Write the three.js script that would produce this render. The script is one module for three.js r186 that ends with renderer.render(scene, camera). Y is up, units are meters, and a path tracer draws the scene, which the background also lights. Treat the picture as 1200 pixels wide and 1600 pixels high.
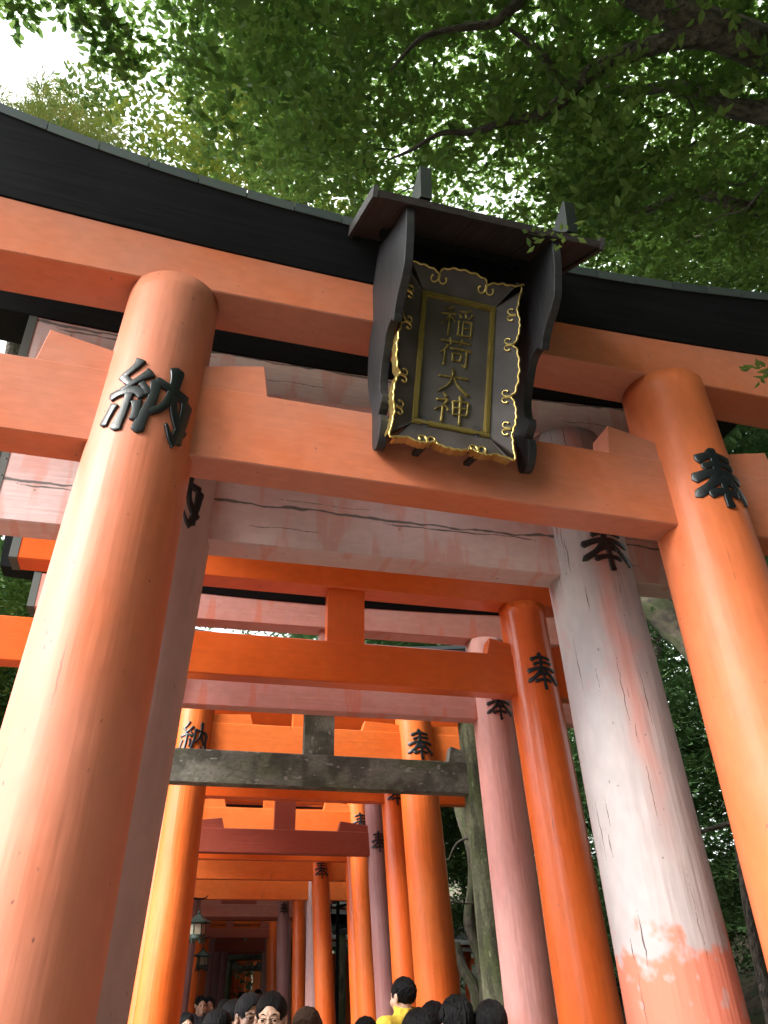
import * as THREE from 'three';
import { mergeGeometries } from 'three/addons/utils/BufferGeometryUtils.js';

/* ───────────── camera, sky, sun, exposure ───────────── */
const scene = new THREE.Scene();
const EYE = new THREE.Vector3(0, 1.6, 0);
const camera = new THREE.PerspectiveCamera(64.75, 0.75, 0.05, 400);
camera.position.copy(EYE);
camera.rotation.set(0.552, -0.2312, -0.0197, 'YXZ');
camera.updateMatrixWorld(true);

const renderer = new THREE.WebGLRenderer({ antialias: true });
renderer.setSize(768, 1024);
renderer.toneMapping = THREE.LinearToneMapping;
renderer.toneMappingExposure = 2.3;
renderer.shadowMap.enabled = true;
renderer.shadowMap.type = THREE.PCFSoftShadowMap;

const SUN = new THREE.Vector3(-0.82, 0.58, 0.29).normalize();
{ // bright hazy overcast, whiter and stronger round the veiled sun
  const W = 256, H = 128, d = new Float32Array(W * H * 4);
  for (let j = 0; j < H; j++) for (let i = 0; i < W; i++) {
    const th = (j + 0.5) / H * Math.PI - Math.PI / 2, ph = ((i + 0.5) / W - 0.5) * 2 * Math.PI;
    const v = new THREE.Vector3(Math.cos(th) * Math.cos(ph), Math.sin(th), Math.cos(th) * Math.sin(ph));
    const c = Math.max(0, v.dot(SUN));
    const up = Math.max(0, v.y);
    const L = 0.95 + 0.15 * up + 3.6 * Math.pow(c, 5) + 5.0 * Math.pow(c, 18);
    const k = (j * W + i) * 4;
    d[k] = L * 0.97; d[k + 1] = L * 1.0; d[k + 2] = L * 1.03; d[k + 3] = 1;
  }
  const t = new THREE.DataTexture(d, W, H, THREE.RGBAFormat, THREE.FloatType);
  t.mapping = THREE.EquirectangularReflectionMapping;
  t.magFilter = t.minFilter = THREE.LinearFilter; t.needsUpdate = true;
  scene.background = t; scene.environment = t;
}
const sun = new THREE.DirectionalLight(new THREE.Color(1, 0.95, 0.87), 2.3);
sun.position.copy(SUN).multiplyScalar(60);
sun.target.position.set(1, 2, -8);
sun.castShadow = true; sun.shadow.radius = 26;
sun.shadow.mapSize.set(4096, 4096);
Object.assign(sun.shadow.camera, { left: -25, right: 25, top: 25, bottom: -25, near: 1, far: 140 });
scene.add(sun, sun.target);

/* ───────────── small tools ───────────── */
let seed = 7;
const rnd = () => { seed = (seed * 1664525 + 1013904223) >>> 0; return seed / 4294967296; };
const rr = (a, b) => a + (b - a) * rnd();
const gauss = () => (rnd() + rnd() + rnd() + rnd() - 2) / 1.0;
const clamp = (x, a = 0, b = 1) => Math.min(b, Math.max(a, x));
const sstep = (a, b, x) => { const t = clamp((x - a) / (b - a)); return t * t * (3 - 2 * t); };
const lerp = (a, b, t) => a + (b - a) * t;
const V3 = (x, y, z) => new THREE.Vector3(x, y, z);
function hash(x, y, s) { let h = (x * 374761393 + y * 668265263 + s * 1442695041) | 0; h = Math.imul(h ^ (h >>> 13), 1274126177); h ^= h >>> 16; return (h >>> 0) / 4294967296; }
function vnoise(x, y, px, py, s) {            // value noise, periodic in px, py cells
  const xi = Math.floor(x), yi = Math.floor(y), fx = x - xi, fy = y - yi;
  const u = fx * fx * (3 - 2 * fx), v = fy * fy * (3 - 2 * fy);
  const X0 = ((xi % px) + px) % px, X1 = (X0 + 1) % px, Y0 = ((yi % py) + py) % py, Y1 = (Y0 + 1) % py;
  return lerp(lerp(hash(X0, Y0, s), hash(X1, Y0, s), u), lerp(hash(X0, Y1, s), hash(X1, Y1, s), u), v);
}
function fbm(x, y, px, py, s, o = 4) {         // x, y in 0..1
  let a = 0, w = 0.5, t = 0;
  for (let k = 0; k < o; k++) { a += w * vnoise(x * px, y * py, px, py, s + k * 17); t += w; w *= 0.5; px *= 2; py *= 2; }
  return a / t;
}
function n3(x, y, z) { return vnoise(x + z * 0.37, y + z * 0.71, 9973, 9973, 3 + Math.floor(z) % 7) ; }
const toS = c => { c = clamp(c); return 255 * (c <= 0.0031308 ? 12.92 * c : 1.055 * Math.pow(c, 1 / 2.4) - 0.055); };
function tex(w, h, fn, wrap = true, srgb = true) {
  const d = new Uint8Array(w * h * 4);
  for (let j = 0; j < h; j++) for (let i = 0; i < w; i++) {
    const c = fn((i + 0.5) / w, (j + 0.5) / h), k = (j * w + i) * 4;
    if (srgb) { d[k] = toS(c[0]); d[k + 1] = toS(c[1]); d[k + 2] = toS(c[2]); } else { d[k] = d[k + 1] = d[k + 2] = 255 * clamp(c); }
    d[k + 3] = 255;
  }
  const t = new THREE.DataTexture(d, w, h);
  t.colorSpace = srgb ? THREE.SRGBColorSpace : THREE.NoColorSpace;
  t.wrapS = t.wrapT = wrap ? THREE.RepeatWrapping : THREE.ClampToEdgeWrapping;
  t.magFilter = THREE.LinearFilter; t.minFilter = THREE.LinearMipmapLinearFilter; t.generateMipmaps = true; t.needsUpdate = true;
  return t;
}
const mix3 = (a, b, t) => [lerp(a[0], b[0], t), lerp(a[1], b[1], t), lerp(a[2], b[2], t)];
const std = o => new THREE.MeshStandardMaterial(o);
const col = (r, g, b) => new THREE.Color().setRGB(r, g, b);
const used = {};
function numbered(n) { if (!(n in used)) { used[n] = 0; return n; } used[n]++; return n + '_' + String(used[n]).padStart(3, '0'); }
function mesh(name, geo, mat, parent) {
  const m = new THREE.Mesh(geo, mat); m.name = parent ? name : numbered(name);
  m.castShadow = m.receiveShadow = true; (parent || scene).add(m); return m;
}
function thing(name, label, category, group) {
  const o = new THREE.Group(); o.name = numbered(name); scene.add(o);
  o.userData = { label, category }; if (group) o.userData.group = group; return o;
}
function tag(o, label, category, group) { o.userData.label = label; o.userData.category = category; if (group) o.userData.group = group; return o; }
const Mcam = camera.matrixWorld.clone();
// a direction through the lens of the photograph and a distance along the ground → a point of the place
function at(px, py, dist) {
  const r = V3(px - 600, -(py - 800), -1262).normalize().transformDirection(Mcam);
  return V3(r.x, r.y, r.z).multiplyScalar(dist).add(EYE);
}
function quadGeo(pos, idx, uv) {
  const g = new THREE.BufferGeometry();
  g.setAttribute('position', new THREE.Float32BufferAttribute(pos, 3));
  if (uv) g.setAttribute('uv', new THREE.Float32BufferAttribute(uv, 2));
  else g.setAttribute('uv', new THREE.Float32BufferAttribute(new Float32Array(pos.length / 3 * 2), 2));
  g.setIndex(idx); g.computeVertexNormals(); return g;
}
function merge(list) {
  const l = list.map(g => { const q = g.index ? g.toNonIndexed() : g; for (const k of Object.keys(q.attributes)) if (!['position', 'normal', 'uv'].includes(k)) q.deleteAttribute(k); return q; });
  return mergeGeometries(l);
}
function box(w, h, d, x = 0, y = 0, z = 0, rx = 0, ry = 0, rz = 0) {
  const g = new THREE.BoxGeometry(w, h, d); g.rotateX(rx); g.rotateY(ry); g.rotateZ(rz); g.translate(x, y, z); return g;
}
// sweep a closed section [[z, y], ...] along x; flat per section edge; small end caps; uv in metres
function sweep(section, xs, yoff = () => 0, o = {}) {
  const pos = [], uv = [], idx = []; const n = section.length;
  const shift = o.shift || (() => [0, 0]);
  let per = 0;
  for (let k = 0; k < n; k++) {
    const a = section[k], b = section[(k + 1) % n], L = Math.hypot(b[0] - a[0], b[1] - a[1]);
    const base = pos.length / 3;
    for (const x of xs) for (const [p, w] of [[a, 0], [b, L]]) {
      const s = shift(x);
      pos.push(x, p[1] + yoff(x) + s[1], p[0] + s[0]); uv.push(x, per + w);
    }
    for (let i = 0; i < xs.length - 1; i++) { const q = base + i * 2; idx.push(q, q + 2, q + 1, q + 1, q + 2, q + 3); }
    per += L;
  }
  for (const [x, flip] of [[xs[0], false], [xs[xs.length - 1], true]]) {
    const c = section.map(p => new THREE.Vector2(p[0], p[1]));
    const tri = THREE.ShapeUtils.triangulateShape(c, []); const base = pos.length / 3, s = shift(x);
    for (const p of section) { pos.push(x, p[1] + yoff(x) + s[1], p[0] + s[0]); uv.push(p[0], p[1]); }
    const area = THREE.ShapeUtils.area(c) > 0;
    for (const t of tri) (flip === area) ? idx.push(base + t[0], base + t[2], base + t[1]) : idx.push(base + t[0], base + t[1], base + t[2]);
  }
  return quadGeo(pos, idx, uv);
}
// rectangle section with softened edges, front (+z) face first; b = bottom, h = height, t = thickness
function rsec(b, h, t, c = 0.008, zc = 0) {
  const z = t / 2;
  return [[z, b + c], [z, b + h - c], [z - c, b + h], [-z + c, b + h], [-z, b + h - c], [-z, b + c], [-z + c, b], [z - c, b]].map(p => [p[0] + zc, p[1]]);
}
const span = (a, b, n) => Array.from({ length: n + 1 }, (_, i) => lerp(a, b, i / n));
// tapered tube through points
function tube(pts, radii, seg = 40, rad = 10, bump = 0, closedEnds = true) {
  const curve = new THREE.CatmullRomCurve3(pts, false, 'centripetal');
  const fr = curve.computeFrenetFrames(seg, false); const pos = [], uv = [], idx = [];
  let len = 0, prev = null;
  for (let i = 0; i <= seg; i++) {
    const t = i / seg, p = curve.getPoint(t); if (prev) len += p.distanceTo(prev); prev = p;
    const f = t * (radii.length - 1), a = Math.min(radii.length - 2, Math.floor(f)); const r = lerp(radii[a], radii[a + 1], f - a);
    // frames are for arc-length; close enough at equal sampling
    for (let j = 0; j <= rad; j++) {
      const w = j / rad * Math.PI * 2, rb = r * (1 + bump * (vnoise(j % rad * 1.3 + 0.5, len * 5, 64, 9973, 5) - 0.5) * 2);
      const N = fr.normals[i], B = fr.binormals[i];
      pos.push(p.x + rb * (Math.cos(w) * N.x + Math.sin(w) * B.x), p.y + rb * (Math.cos(w) * N.y + Math.sin(w) * B.y), p.z + rb * (Math.cos(w) * N.z + Math.sin(w) * B.z));
      uv.push(j / rad * 2, len);
    }
  }
  for (let i = 0; i < seg; i++) for (let j = 0; j < rad; j++) { const q = i * (rad + 1) + j; idx.push(q, q + 1, q + rad + 1, q + 1, q + rad + 2, q + rad + 1); }
  if (closedEnds) for (const i of [0, seg]) { const c = pos.length / 3, p = curve.getPoint(i / seg); pos.push(p.x, p.y, p.z); uv.push(0, 0); for (let j = 0; j < rad; j++) { const q = i * (rad + 1) + j; i ? idx.push(q, q + 1, c) : idx.push(q + 1, q, c); } }
  return quadGeo(pos, idx, uv);
}

/* ───────────── paint, wood, stone ───────────── */
// matter on a painted post: base tone, a faded tone in long patches, vertical streaks, cracks and chips
function paintTex(w, h, o) {
  const cr = [];
  for (let k = 0; k < (o.cracks || 0); k++) cr.push([rnd(), rnd(), rr(0.015, 0.11), rr(0.0005, 0.0014)]);
  const ch = [];
  for (let k = 0; k < (o.chips || 0); k++) ch.push([rnd(), rnd(), rr(0.002, 0.007), rr(0.001, 0.0035), rr(-0.6, 0.6)]);
  const asp = o.aspect || 1;            // metres along v per metre along u
  return tex(w, h, (x, y) => {
    const f1 = fbm(x, y, 3, o.pv || 6, o.s || 1, 5), f2 = fbm(x, y, 24, 5, (o.s || 1) + 40, 3), f3 = fbm(x, y, 40, 60, (o.s || 1) + 80, 2);
    let c = mix3(o.base, o.fade, clamp((f1 - 0.5) * (o.con || 2.2) + (o.amt ?? 0.5) + (f2 - 0.5) * (o.streak ?? 0.5)));
    const g = 1 + (f3 - 0.5) * 0.16 + (f2 - 0.5) * 0.05; c = [c[0] * g, c[1] * g, c[2] * g];
    if (o.extra) c = o.extra(x, y, c, f1, f2, f3);
    for (const q of cr) {
      const dy = (y - q[1] + 1.5) % 1 - 0.5; if (Math.abs(dy) > q[2] / 2) continue;
      const cx = q[0] + (fbm(0.5, y, 2, 90, 9 + Math.floor(q[0] * 50), 3) - 0.5) * 0.008, dx = Math.abs((x - cx + 1.5) % 1 - 0.5);
      const wd = q[3] * (1 - Math.abs(dy) / (q[2] / 2)) * (0.4 + 1.2 * vnoise(y * 90, q[0] * 70, 999, 999, 2));
      if (dx < wd * 2) c = mix3(c, o.crackCol || [0.08, 0.05, 0.045], clamp((wd * 2 - dx) / wd));
    }
    for (const q of ch) {
      const dx = (x - q[0] + 1.5) % 1 - 0.5, dy = ((y - q[1] + 1.5) % 1 - 0.5) * asp, X = dx * Math.cos(q[4]) + dy * Math.sin(q[4]), Y = -dx * Math.sin(q[4]) + dy * Math.cos(q[4]);
      const e = (X / q[3]) ** 2 + (Y / q[2]) ** 2; if (e < 1) c = mix3(c, o.chipCol || [0.22, 0.10, 0.08], clamp(1.6 - 1.6 * e));
    }
    return c;
  });
}
const bumpGrain = tex(512, 512, (x, y) => 0.5 + (fbm(x, y, 60, 4, 5, 4) - 0.5) * 0.9 + (fbm(x, y, 6, 6, 15, 3) - 0.5) * 0.7, true, false);
const bumpFlat = tex(512, 512, (x, y) => 0.5 + (fbm(x, y, 4, 50, 25, 4) - 0.5) * 0.8 + (fbm(x, y, 5, 5, 35, 3) - 0.5) * 0.6, true, false);
const bumpIso = tex(512, 512, (x, y) => fbm(x, y, 24, 24, 45, 5), true, false);
const rep = (t, u, v) => { const c = t.clone(); c.repeat.set(u, v); c.needsUpdate = true; return c; };

function paintSet(o) {
  // post: uv 0..1 round, 0..1 up; beam: uv metres
  const post = paintTex(o.pw || 512, o.ph || 1024, o.post);
  const beam = paintTex(o.bw || 512, 512, o.beam || { ...o.post, pv: 3, cracks: o.post.cracks ? 4 : 0 });
  const phys = p => new THREE.MeshPhysicalMaterial(p);
  const mk = (map, bump, bs) => phys({ map, bumpMap: bump, bumpScale: bs, roughness: o.rough, clearcoat: o.coat || 0, clearcoatRoughness: 0.25, specularIntensity: o.spec ?? 0.5 });
  return { post: mk(post, rep(bumpGrain, 1, 3), o.bump ?? 0.004), beam: mk(rep(beam, 0.4, 0.5), rep(bumpFlat, 0.5, 1), (o.bump ?? 0.004) * 0.6) };
}
const PAINT = {};
PAINT.salmon = paintSet({ rough: 0.46, pw: 768, ph: 1536, bw: 768, bump: 0.0022,
  post: { s: 11, base: [0.56, 0.148, 0.062], fade: [0.52, 0.195, 0.125], amt: 0.5, con: 1.7, streak: 0.2, pv: 5, chips: 150, aspect: 2.9, cracks: 14, crackCol: [0.30, 0.10, 0.06], chipCol: [0.22, 0.085, 0.06] },
  beam: { s: 21, base: [0.55, 0.148, 0.066], fade: [0.52, 0.195, 0.125], amt: 0.5, con: 2.4, streak: 0.25, pv: 3, chips: 12 } });
PAINT.pale = paintSet({ rough: 0.6, pw: 768, ph: 1536, bw: 768, bump: 0.006,
  post: { s: 31, base: [0.375, 0.325, 0.32], fade: [0.385, 0.295, 0.285], amt: 0.4, con: 2, streak: 0.8, pv: 4, cracks: 90, chips: 60, aspect: 2.7, chipCol: [0.16, 0.13, 0.12],
    extra: (x, y, c, f1, f2, f3) => {
      const red = [0.52, 0.165, 0.105], n = fbm(x, y, 9, 22, 77, 5), n2 = fbm(x, y, 30, 70, 78, 3);
      // bare painted foot with a ragged border, runs above it
      const edge = 0.375 + (n - 0.5) * 0.13 + (n2 - 0.5) * 0.05;
      c = mix3(c, red, sstep(0.012, -0.012, y - edge) * (0.55 + 0.45 * sstep(0.35, 0.5, n2 + 0.1)));
      const run = sstep(0.055, 0.0, Math.abs(((x - 0.475 + (fbm(0.3, y, 2, 14, 66, 3) - 0.5) * 0.09 + 1.5) % 1) - 0.5)) * sstep(0.40, 0.62, y) * sstep(0.3, 0.55, n + 0.12);
      c = mix3(c, [0.50, 0.215, 0.175], run * 0.75);
      return mix3(c, [0.47, 0.24, 0.21], sstep(0.56, 0.68, n) * sstep(0.5, 0.8, y) * 0.5);
    } },
  beam: { s: 41, base: [0.56, 0.43, 0.42], fade: [0.55, 0.35, 0.325], amt: 0.33, con: 2.6, streak: 0.9, pv: 3, chips: 30, chipCol: [0.2, 0.17, 0.16],
    extra: (x, y, c, f1, f2, f3) => {
      const n = fbm(x, y, 26, 4, 55, 4); c = mix3(c, [0.56, 0.22, 0.155], sstep(0.58, 0.74, n) * 0.45);
      for (const [y0, s, w, xa, xb] of [[0.155, 3, 0.0042, 0.0, 1], [0.135, 5, 0.0022, 0.5, 0.95], [0.07, 7, 0.0012, 0.1, 0.3], [0.19, 8, 0.0012, 0.2, 0.45]]) {
        const yc = y0 + (fbm(x, 0.5, 7, 2, 90 + s, 5) - 0.5) * 0.035, wd = w * (0.25 + 1.8 * Math.pow(fbm(x, 0.3, 24, 2, 95 + s, 3), 1.6)) * sstep(xa - 0.02, xa + 0.03, x) * sstep(xb + 0.02, xb - 0.03, x), dd = Math.abs(y - yc);
        if (dd < wd * 1.6) c = mix3(c, [0.13, 0.11, 0.105], clamp((wd * 1.6 - dd) / (wd * 0.8)));
      }
      return c;
    } } });
PAINT.gloss = paintSet({ rough: 0.30, coat: 0.35, bump: 0.0025,
  post: { s: 51, base: [0.66, 0.105, 0.016], fade: [0.70, 0.14, 0.028], amt: 0.4, con: 1.6, streak: 0.5, chips: 16, aspect: 3, cracks: 3, crackCol: [0.3, 0.05, 0.01] } });
PAINT.pink = paintSet({ rough: 0.5, bump: 0.004,
  post: { s: 61, base: [0.60, 0.26, 0.22], fade: [0.58, 0.31, 0.28], amt: 0.5, con: 2.4, streak: 0.6, cracks: 8, chips: 20, aspect: 3, crackCol: [0.25, 0.09, 0.07],
    extra: (x, y, c, f1) => mix3(c, [0.64, 0.17, 0.09], sstep(0.42, 0.30, y + (f1 - 0.5) * 0.25)) },
  beam: { s: 65, base: [0.60, 0.27, 0.23], fade: [0.60, 0.31, 0.28], amt: 0.5, con: 2.4, streak: 0.7, chips: 14, extra: (x, y, c) => mix3(c, [0.64, 0.18, 0.11], sstep(0.6, 0.7, fbm(x, y, 30, 4, 68, 4)) * 0.6) } });
PAINT.bright = paintSet({ rough: 0.38, bump: 0.003,
  post: { s: 71, base: [0.68, 0.125, 0.022], fade: [0.70, 0.165, 0.04], amt: 0.45, con: 2, streak: 0.5, chips: 14, aspect: 3, cracks: 2, crackCol: [0.3, 0.06, 0.02] } });
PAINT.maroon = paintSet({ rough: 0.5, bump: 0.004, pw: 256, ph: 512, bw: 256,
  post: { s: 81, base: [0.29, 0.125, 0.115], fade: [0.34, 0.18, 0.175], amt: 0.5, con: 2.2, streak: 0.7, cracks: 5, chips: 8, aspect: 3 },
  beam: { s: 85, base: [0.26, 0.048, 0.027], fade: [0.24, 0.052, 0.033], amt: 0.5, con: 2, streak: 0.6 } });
PAINT.mauve = paintSet({ rough: 0.5, bump: 0.004, pw: 256, ph: 512, bw: 256,
  post: { s: 91, base: [0.50, 0.33, 0.33], fade: [0.54, 0.28, 0.25], amt: 0.5, con: 2.4, streak: 0.6, cracks: 5, aspect: 3 },
  beam: { s: 95, base: [0.46, 0.15, 0.10], fade: [0.45, 0.20, 0.16], amt: 0.5, con: 2, streak: 0.5 } });
PAINT.vermilion = paintSet({ rough: 0.44, bump: 0.0022, bw: 128,
  post: { s: 201, base: [0.60, 0.14, 0.046], fade: [0.56, 0.165, 0.075], amt: 0.45, con: 1.8, streak: 0.2, pv: 5, chips: 90, aspect: 2.9, cracks: 8, crackCol: [0.3, 0.09, 0.05], chipCol: [0.24, 0.08, 0.05] } });
PAINT.paleShaded = paintSet({ rough: 0.55, bump: 0.004, bw: 128,
  post: { s: 191, base: [0.41, 0.275, 0.25], fade: [0.45, 0.32, 0.30], amt: 0.5, con: 2.2, streak: 0.7, cracks: 10, chips: 20, aspect: 2.7, crackCol: [0.14, 0.08, 0.07] } });  // shade on the second gate's left pillar, put into a darker paint
{ // stone with moss, lichen and soot runs
  const stoneFn = (x, y) => {
    const a = fbm(x, y, 3, 4, 101, 5), b = fbm(x, y, 10, 8, 102, 5), g = fbm(x, y, 80, 80, 103, 3), l = fbm(x, y, 34, 34, 104, 3), d = fbm(x, y, 14, 5, 105, 5);
    let c = mix3([0.13, 0.125, 0.10], [0.21, 0.20, 0.17], clamp((b - 0.35) * 2.4));
    c = mix3(c, [0.085, 0.10, 0.04], sstep(0.40, 0.68, a) * 0.75);
    c = mix3(c, [0.045, 0.042, 0.032], sstep(0.48, 0.70, d) * 0.7);
    c = mix3(c, [0.30, 0.30, 0.26], sstep(0.76, 0.80, l) * 0.7);
    const k = 0.65 + 0.7 * g; return [c[0] * k, c[1] * k, c[2] * k];
  };
  const t = tex(512, 512, stoneFn), bp = tex(512, 512, (x, y) => fbm(x, y, 50, 50, 106, 4), true, false);
  PAINT.stone = { post: std({ map: rep(t, 1, 3), color: col(0.62, 0.66, 0.44), bumpMap: rep(bp, 1, 4), bumpScale: 0.006, roughness: 0.95 }), beam: std({ map: rep(t, 0.37, 0.8), bumpMap: rep(bp, 0.8, 0.8), bumpScale: 0.004, roughness: 0.95 }) };
}
const woodT = tex(512, 512, (x, y) => { const g = fbm(x, y, 3, 60, 111, 4), b = fbm(x, y, 4, 5, 112, 4); return mix3([0.006, 0.0068, 0.0078], [0.015, 0.016, 0.018], clamp(g * 0.7 - 0.1 + (b - 0.5) * 0.9)); });
const M = {
  black: new THREE.MeshPhysicalMaterial({ map: rep(woodT, 0.5, 0.8), bumpMap: rep(bumpFlat, 0.5, 1.2), bumpScale: 0.002, roughness: 0.8, specularIntensity: 0.3 }),
  plate: std({ color: col(0.085, 0.10, 0.10), roughness: 0.55, metalness: 0.35, bumpMap: rep(bumpFlat, 1, 1), bumpScale: 0.003 }),
  plate2: std({ color: col(0.07, 0.085, 0.088), roughness: 0.5, metalness: 0.35, bumpMap: rep(bumpFlat, 1.3, 1), bumpScale: 0.003 }),
  cap: std({ color: col(0.085, 0.09, 0.082), roughness: 0.55, metalness: 0.3 }),
  ink: new THREE.MeshPhysicalMaterial({ color: col(0.009, 0.0105, 0.012), roughness: 0.36, bumpMap: rep(bumpGrain, 3, 3), bumpScale: 0.0006 }),
  dkwood: std({ map: tex(256, 256, (x, y) => mix3([0.022, 0.016, 0.0145], [0.045, 0.036, 0.034], clamp(fbm(x, y, 40, 3, 121, 4) * 1.6 - 0.3))), bumpMap: rep(bumpGrain, 1, 1), bumpScale: 0.003, roughness: 0.6 }),
  boardw: std({ map: tex(256, 256, (x, y) => mix3([0.007, 0.0066, 0.0076], [0.019, 0.0175, 0.02], clamp(fbm(x, y, 40, 4, 123, 4) * 1.6 - 0.3 + (fbm(x, y, 3, 3, 124, 3) - 0.5)))), bumpMap: rep(bumpGrain, 1, 1), bumpScale: 0.003, roughness: 0.6 }),
  panel: std({ map: tex(256, 256, (x, y) => mix3([0.062, 0.052, 0.046], [0.092, 0.081, 0.074], clamp(fbm(x, y, 4, 5, 125, 5) * 1.8 - 0.4))), roughness: 0.55 }),
  gold: std({ map: tex(256, 256, (x, y) => mix3([0.50, 0.34, 0.09], [0.66, 0.50, 0.20], clamp(fbm(x, y, 10, 10, 126, 4) * 2 - 0.5))), roughness: 0.36, metalness: 0.85 }),
  goldOld: std({ map: tex(256, 256, (x, y) => mix3([0.20, 0.145, 0.04], [0.55, 0.41, 0.13], clamp(fbm(x, y, 12, 12, 127, 4) * 2 - 0.55))), roughness: 0.45, metalness: 0.7 }),
  bark: std({ map: rep(tex(256, 512, (x, y) => mix3([0.028, 0.023, 0.018], [0.10, 0.082, 0.062], clamp(fbm(x, y, 10, 20, 131, 5) * 2.2 - 0.6))), 1, 1), bumpMap: rep(tex(256, 256, (x, y) => fbm(x, y, 10, 14, 132, 5), true, false), 1, 2), bumpScale: 0.03, roughness: 0.95 }),
  moss: std({ map: tex(256, 512, (x, y) => mix3(mix3([0.05, 0.042, 0.03], [0.14, 0.115, 0.08], clamp(fbm(x, y, 10, 20, 133, 5) * 2.2 - 0.6)), [0.06, 0.075, 0.025], sstep(0.45, 0.6, fbm(x, y, 4, 6, 134, 4)) * 0.7)), bumpMap: rep(bumpGrain, 1, 1), bumpScale: 0.02, roughness: 0.95 }),
};

/* ───────────── ground ───────────── */
function gh(x, z) { // height of the ground
  const D = -z; const cx = 0.4 + D * 0.085;
  return Math.max(0, (D - 10)) * 0.012 + 5.0 * sstep(3.2, 13, x - cx) + 2.5 * sstep(-5, -16, x - cx) * sstep(6, 18, D) + 5 * sstep(34, 60, D) + 9 * sstep(11, 34, z) * sstep(-16, -7, x);
}
{
  const n = 140, S = 130, pos = [], uv = [], idx = [];
  for (let j = 0; j <= n; j++) for (let i = 0; i <= n; i++) {
    const q = a => Math.sign(a) * Math.pow(Math.abs(a), 1.7) * S; const x = q(i / n * 2 - 1), z = q(j / n * 2 - 1) - 8;
    const y = gh(x, z) + (vnoise(x * 0.9 + 50, z * 0.9 + 50, 9973, 9973, 4) - 0.5) * 0.25 * sstep(2.4, 4, Math.abs(x - 0.4 + z * 0.085) - 0) - 0.02;
    pos.push(x, y, z); uv.push(x / 3, z / 3);
  }
  for (let j = 0; j < n; j++) for (let i = 0; i < n; i++) { const a = j * (n + 1) + i; idx.push(a, a + n + 1, a + 1, a + 1, a + n + 1, a + n + 2); }
  const litter = tex(512, 512, (x, y) => { const a = fbm(x, y, 40, 40, 141, 3), b = fbm(x, y, 5, 5, 142, 4); return mix3([0.05, 0.039, 0.027], mix3([0.13, 0.10, 0.068], [0.06, 0.08, 0.03], sstep(0.45, 0.6, b)), clamp(a * 2.4 - 0.7)); });
  const g = mesh('ground', quadGeo(pos, idx, uv), std({ map: litter, bumpMap: bumpIso, bumpScale: 0.04, roughness: 1 })); g.userData.kind = 'structure'; g.userData.label = 'sloping forest ground with brown leaf litter beside the path';
  // paved walk under the gates
  const p2 = [], u2 = [], i2 = []; const st = span(-6, 40, 60);
  st.forEach((D, k) => { const cx = 1.35 - 0 + Math.max(0, D - 5) * 0.045; for (const s of [-1.65, 1.65]) { p2.push(cx + s - 0.035 * D * 0, gh(cx, -D) + 0.012, -D); u2.push(s / 2, D / 2); } if (k) { const a = k * 2; i2.push(a - 2, a - 1, a, a - 1, a + 1, a); } });
  const pave = tex(512, 512, (x, y) => { const a = fbm(x, y, 80, 80, 143, 3), b = fbm(x, y, 5, 5, 144, 4); return mix3([0.20, 0.187, 0.165], [0.31, 0.295, 0.265], clamp(a * 1.4 - 0.2 + (b - 0.5))); });
  const p = mesh('path', quadGeo(p2, i2, u2), std({ map: pave, bumpMap: bumpIso, bumpScale: 0.012, roughness: 0.95 })); p.userData.kind = 'structure'; p.userData.label = 'pale grey path running under the row of gates';
}

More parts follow.
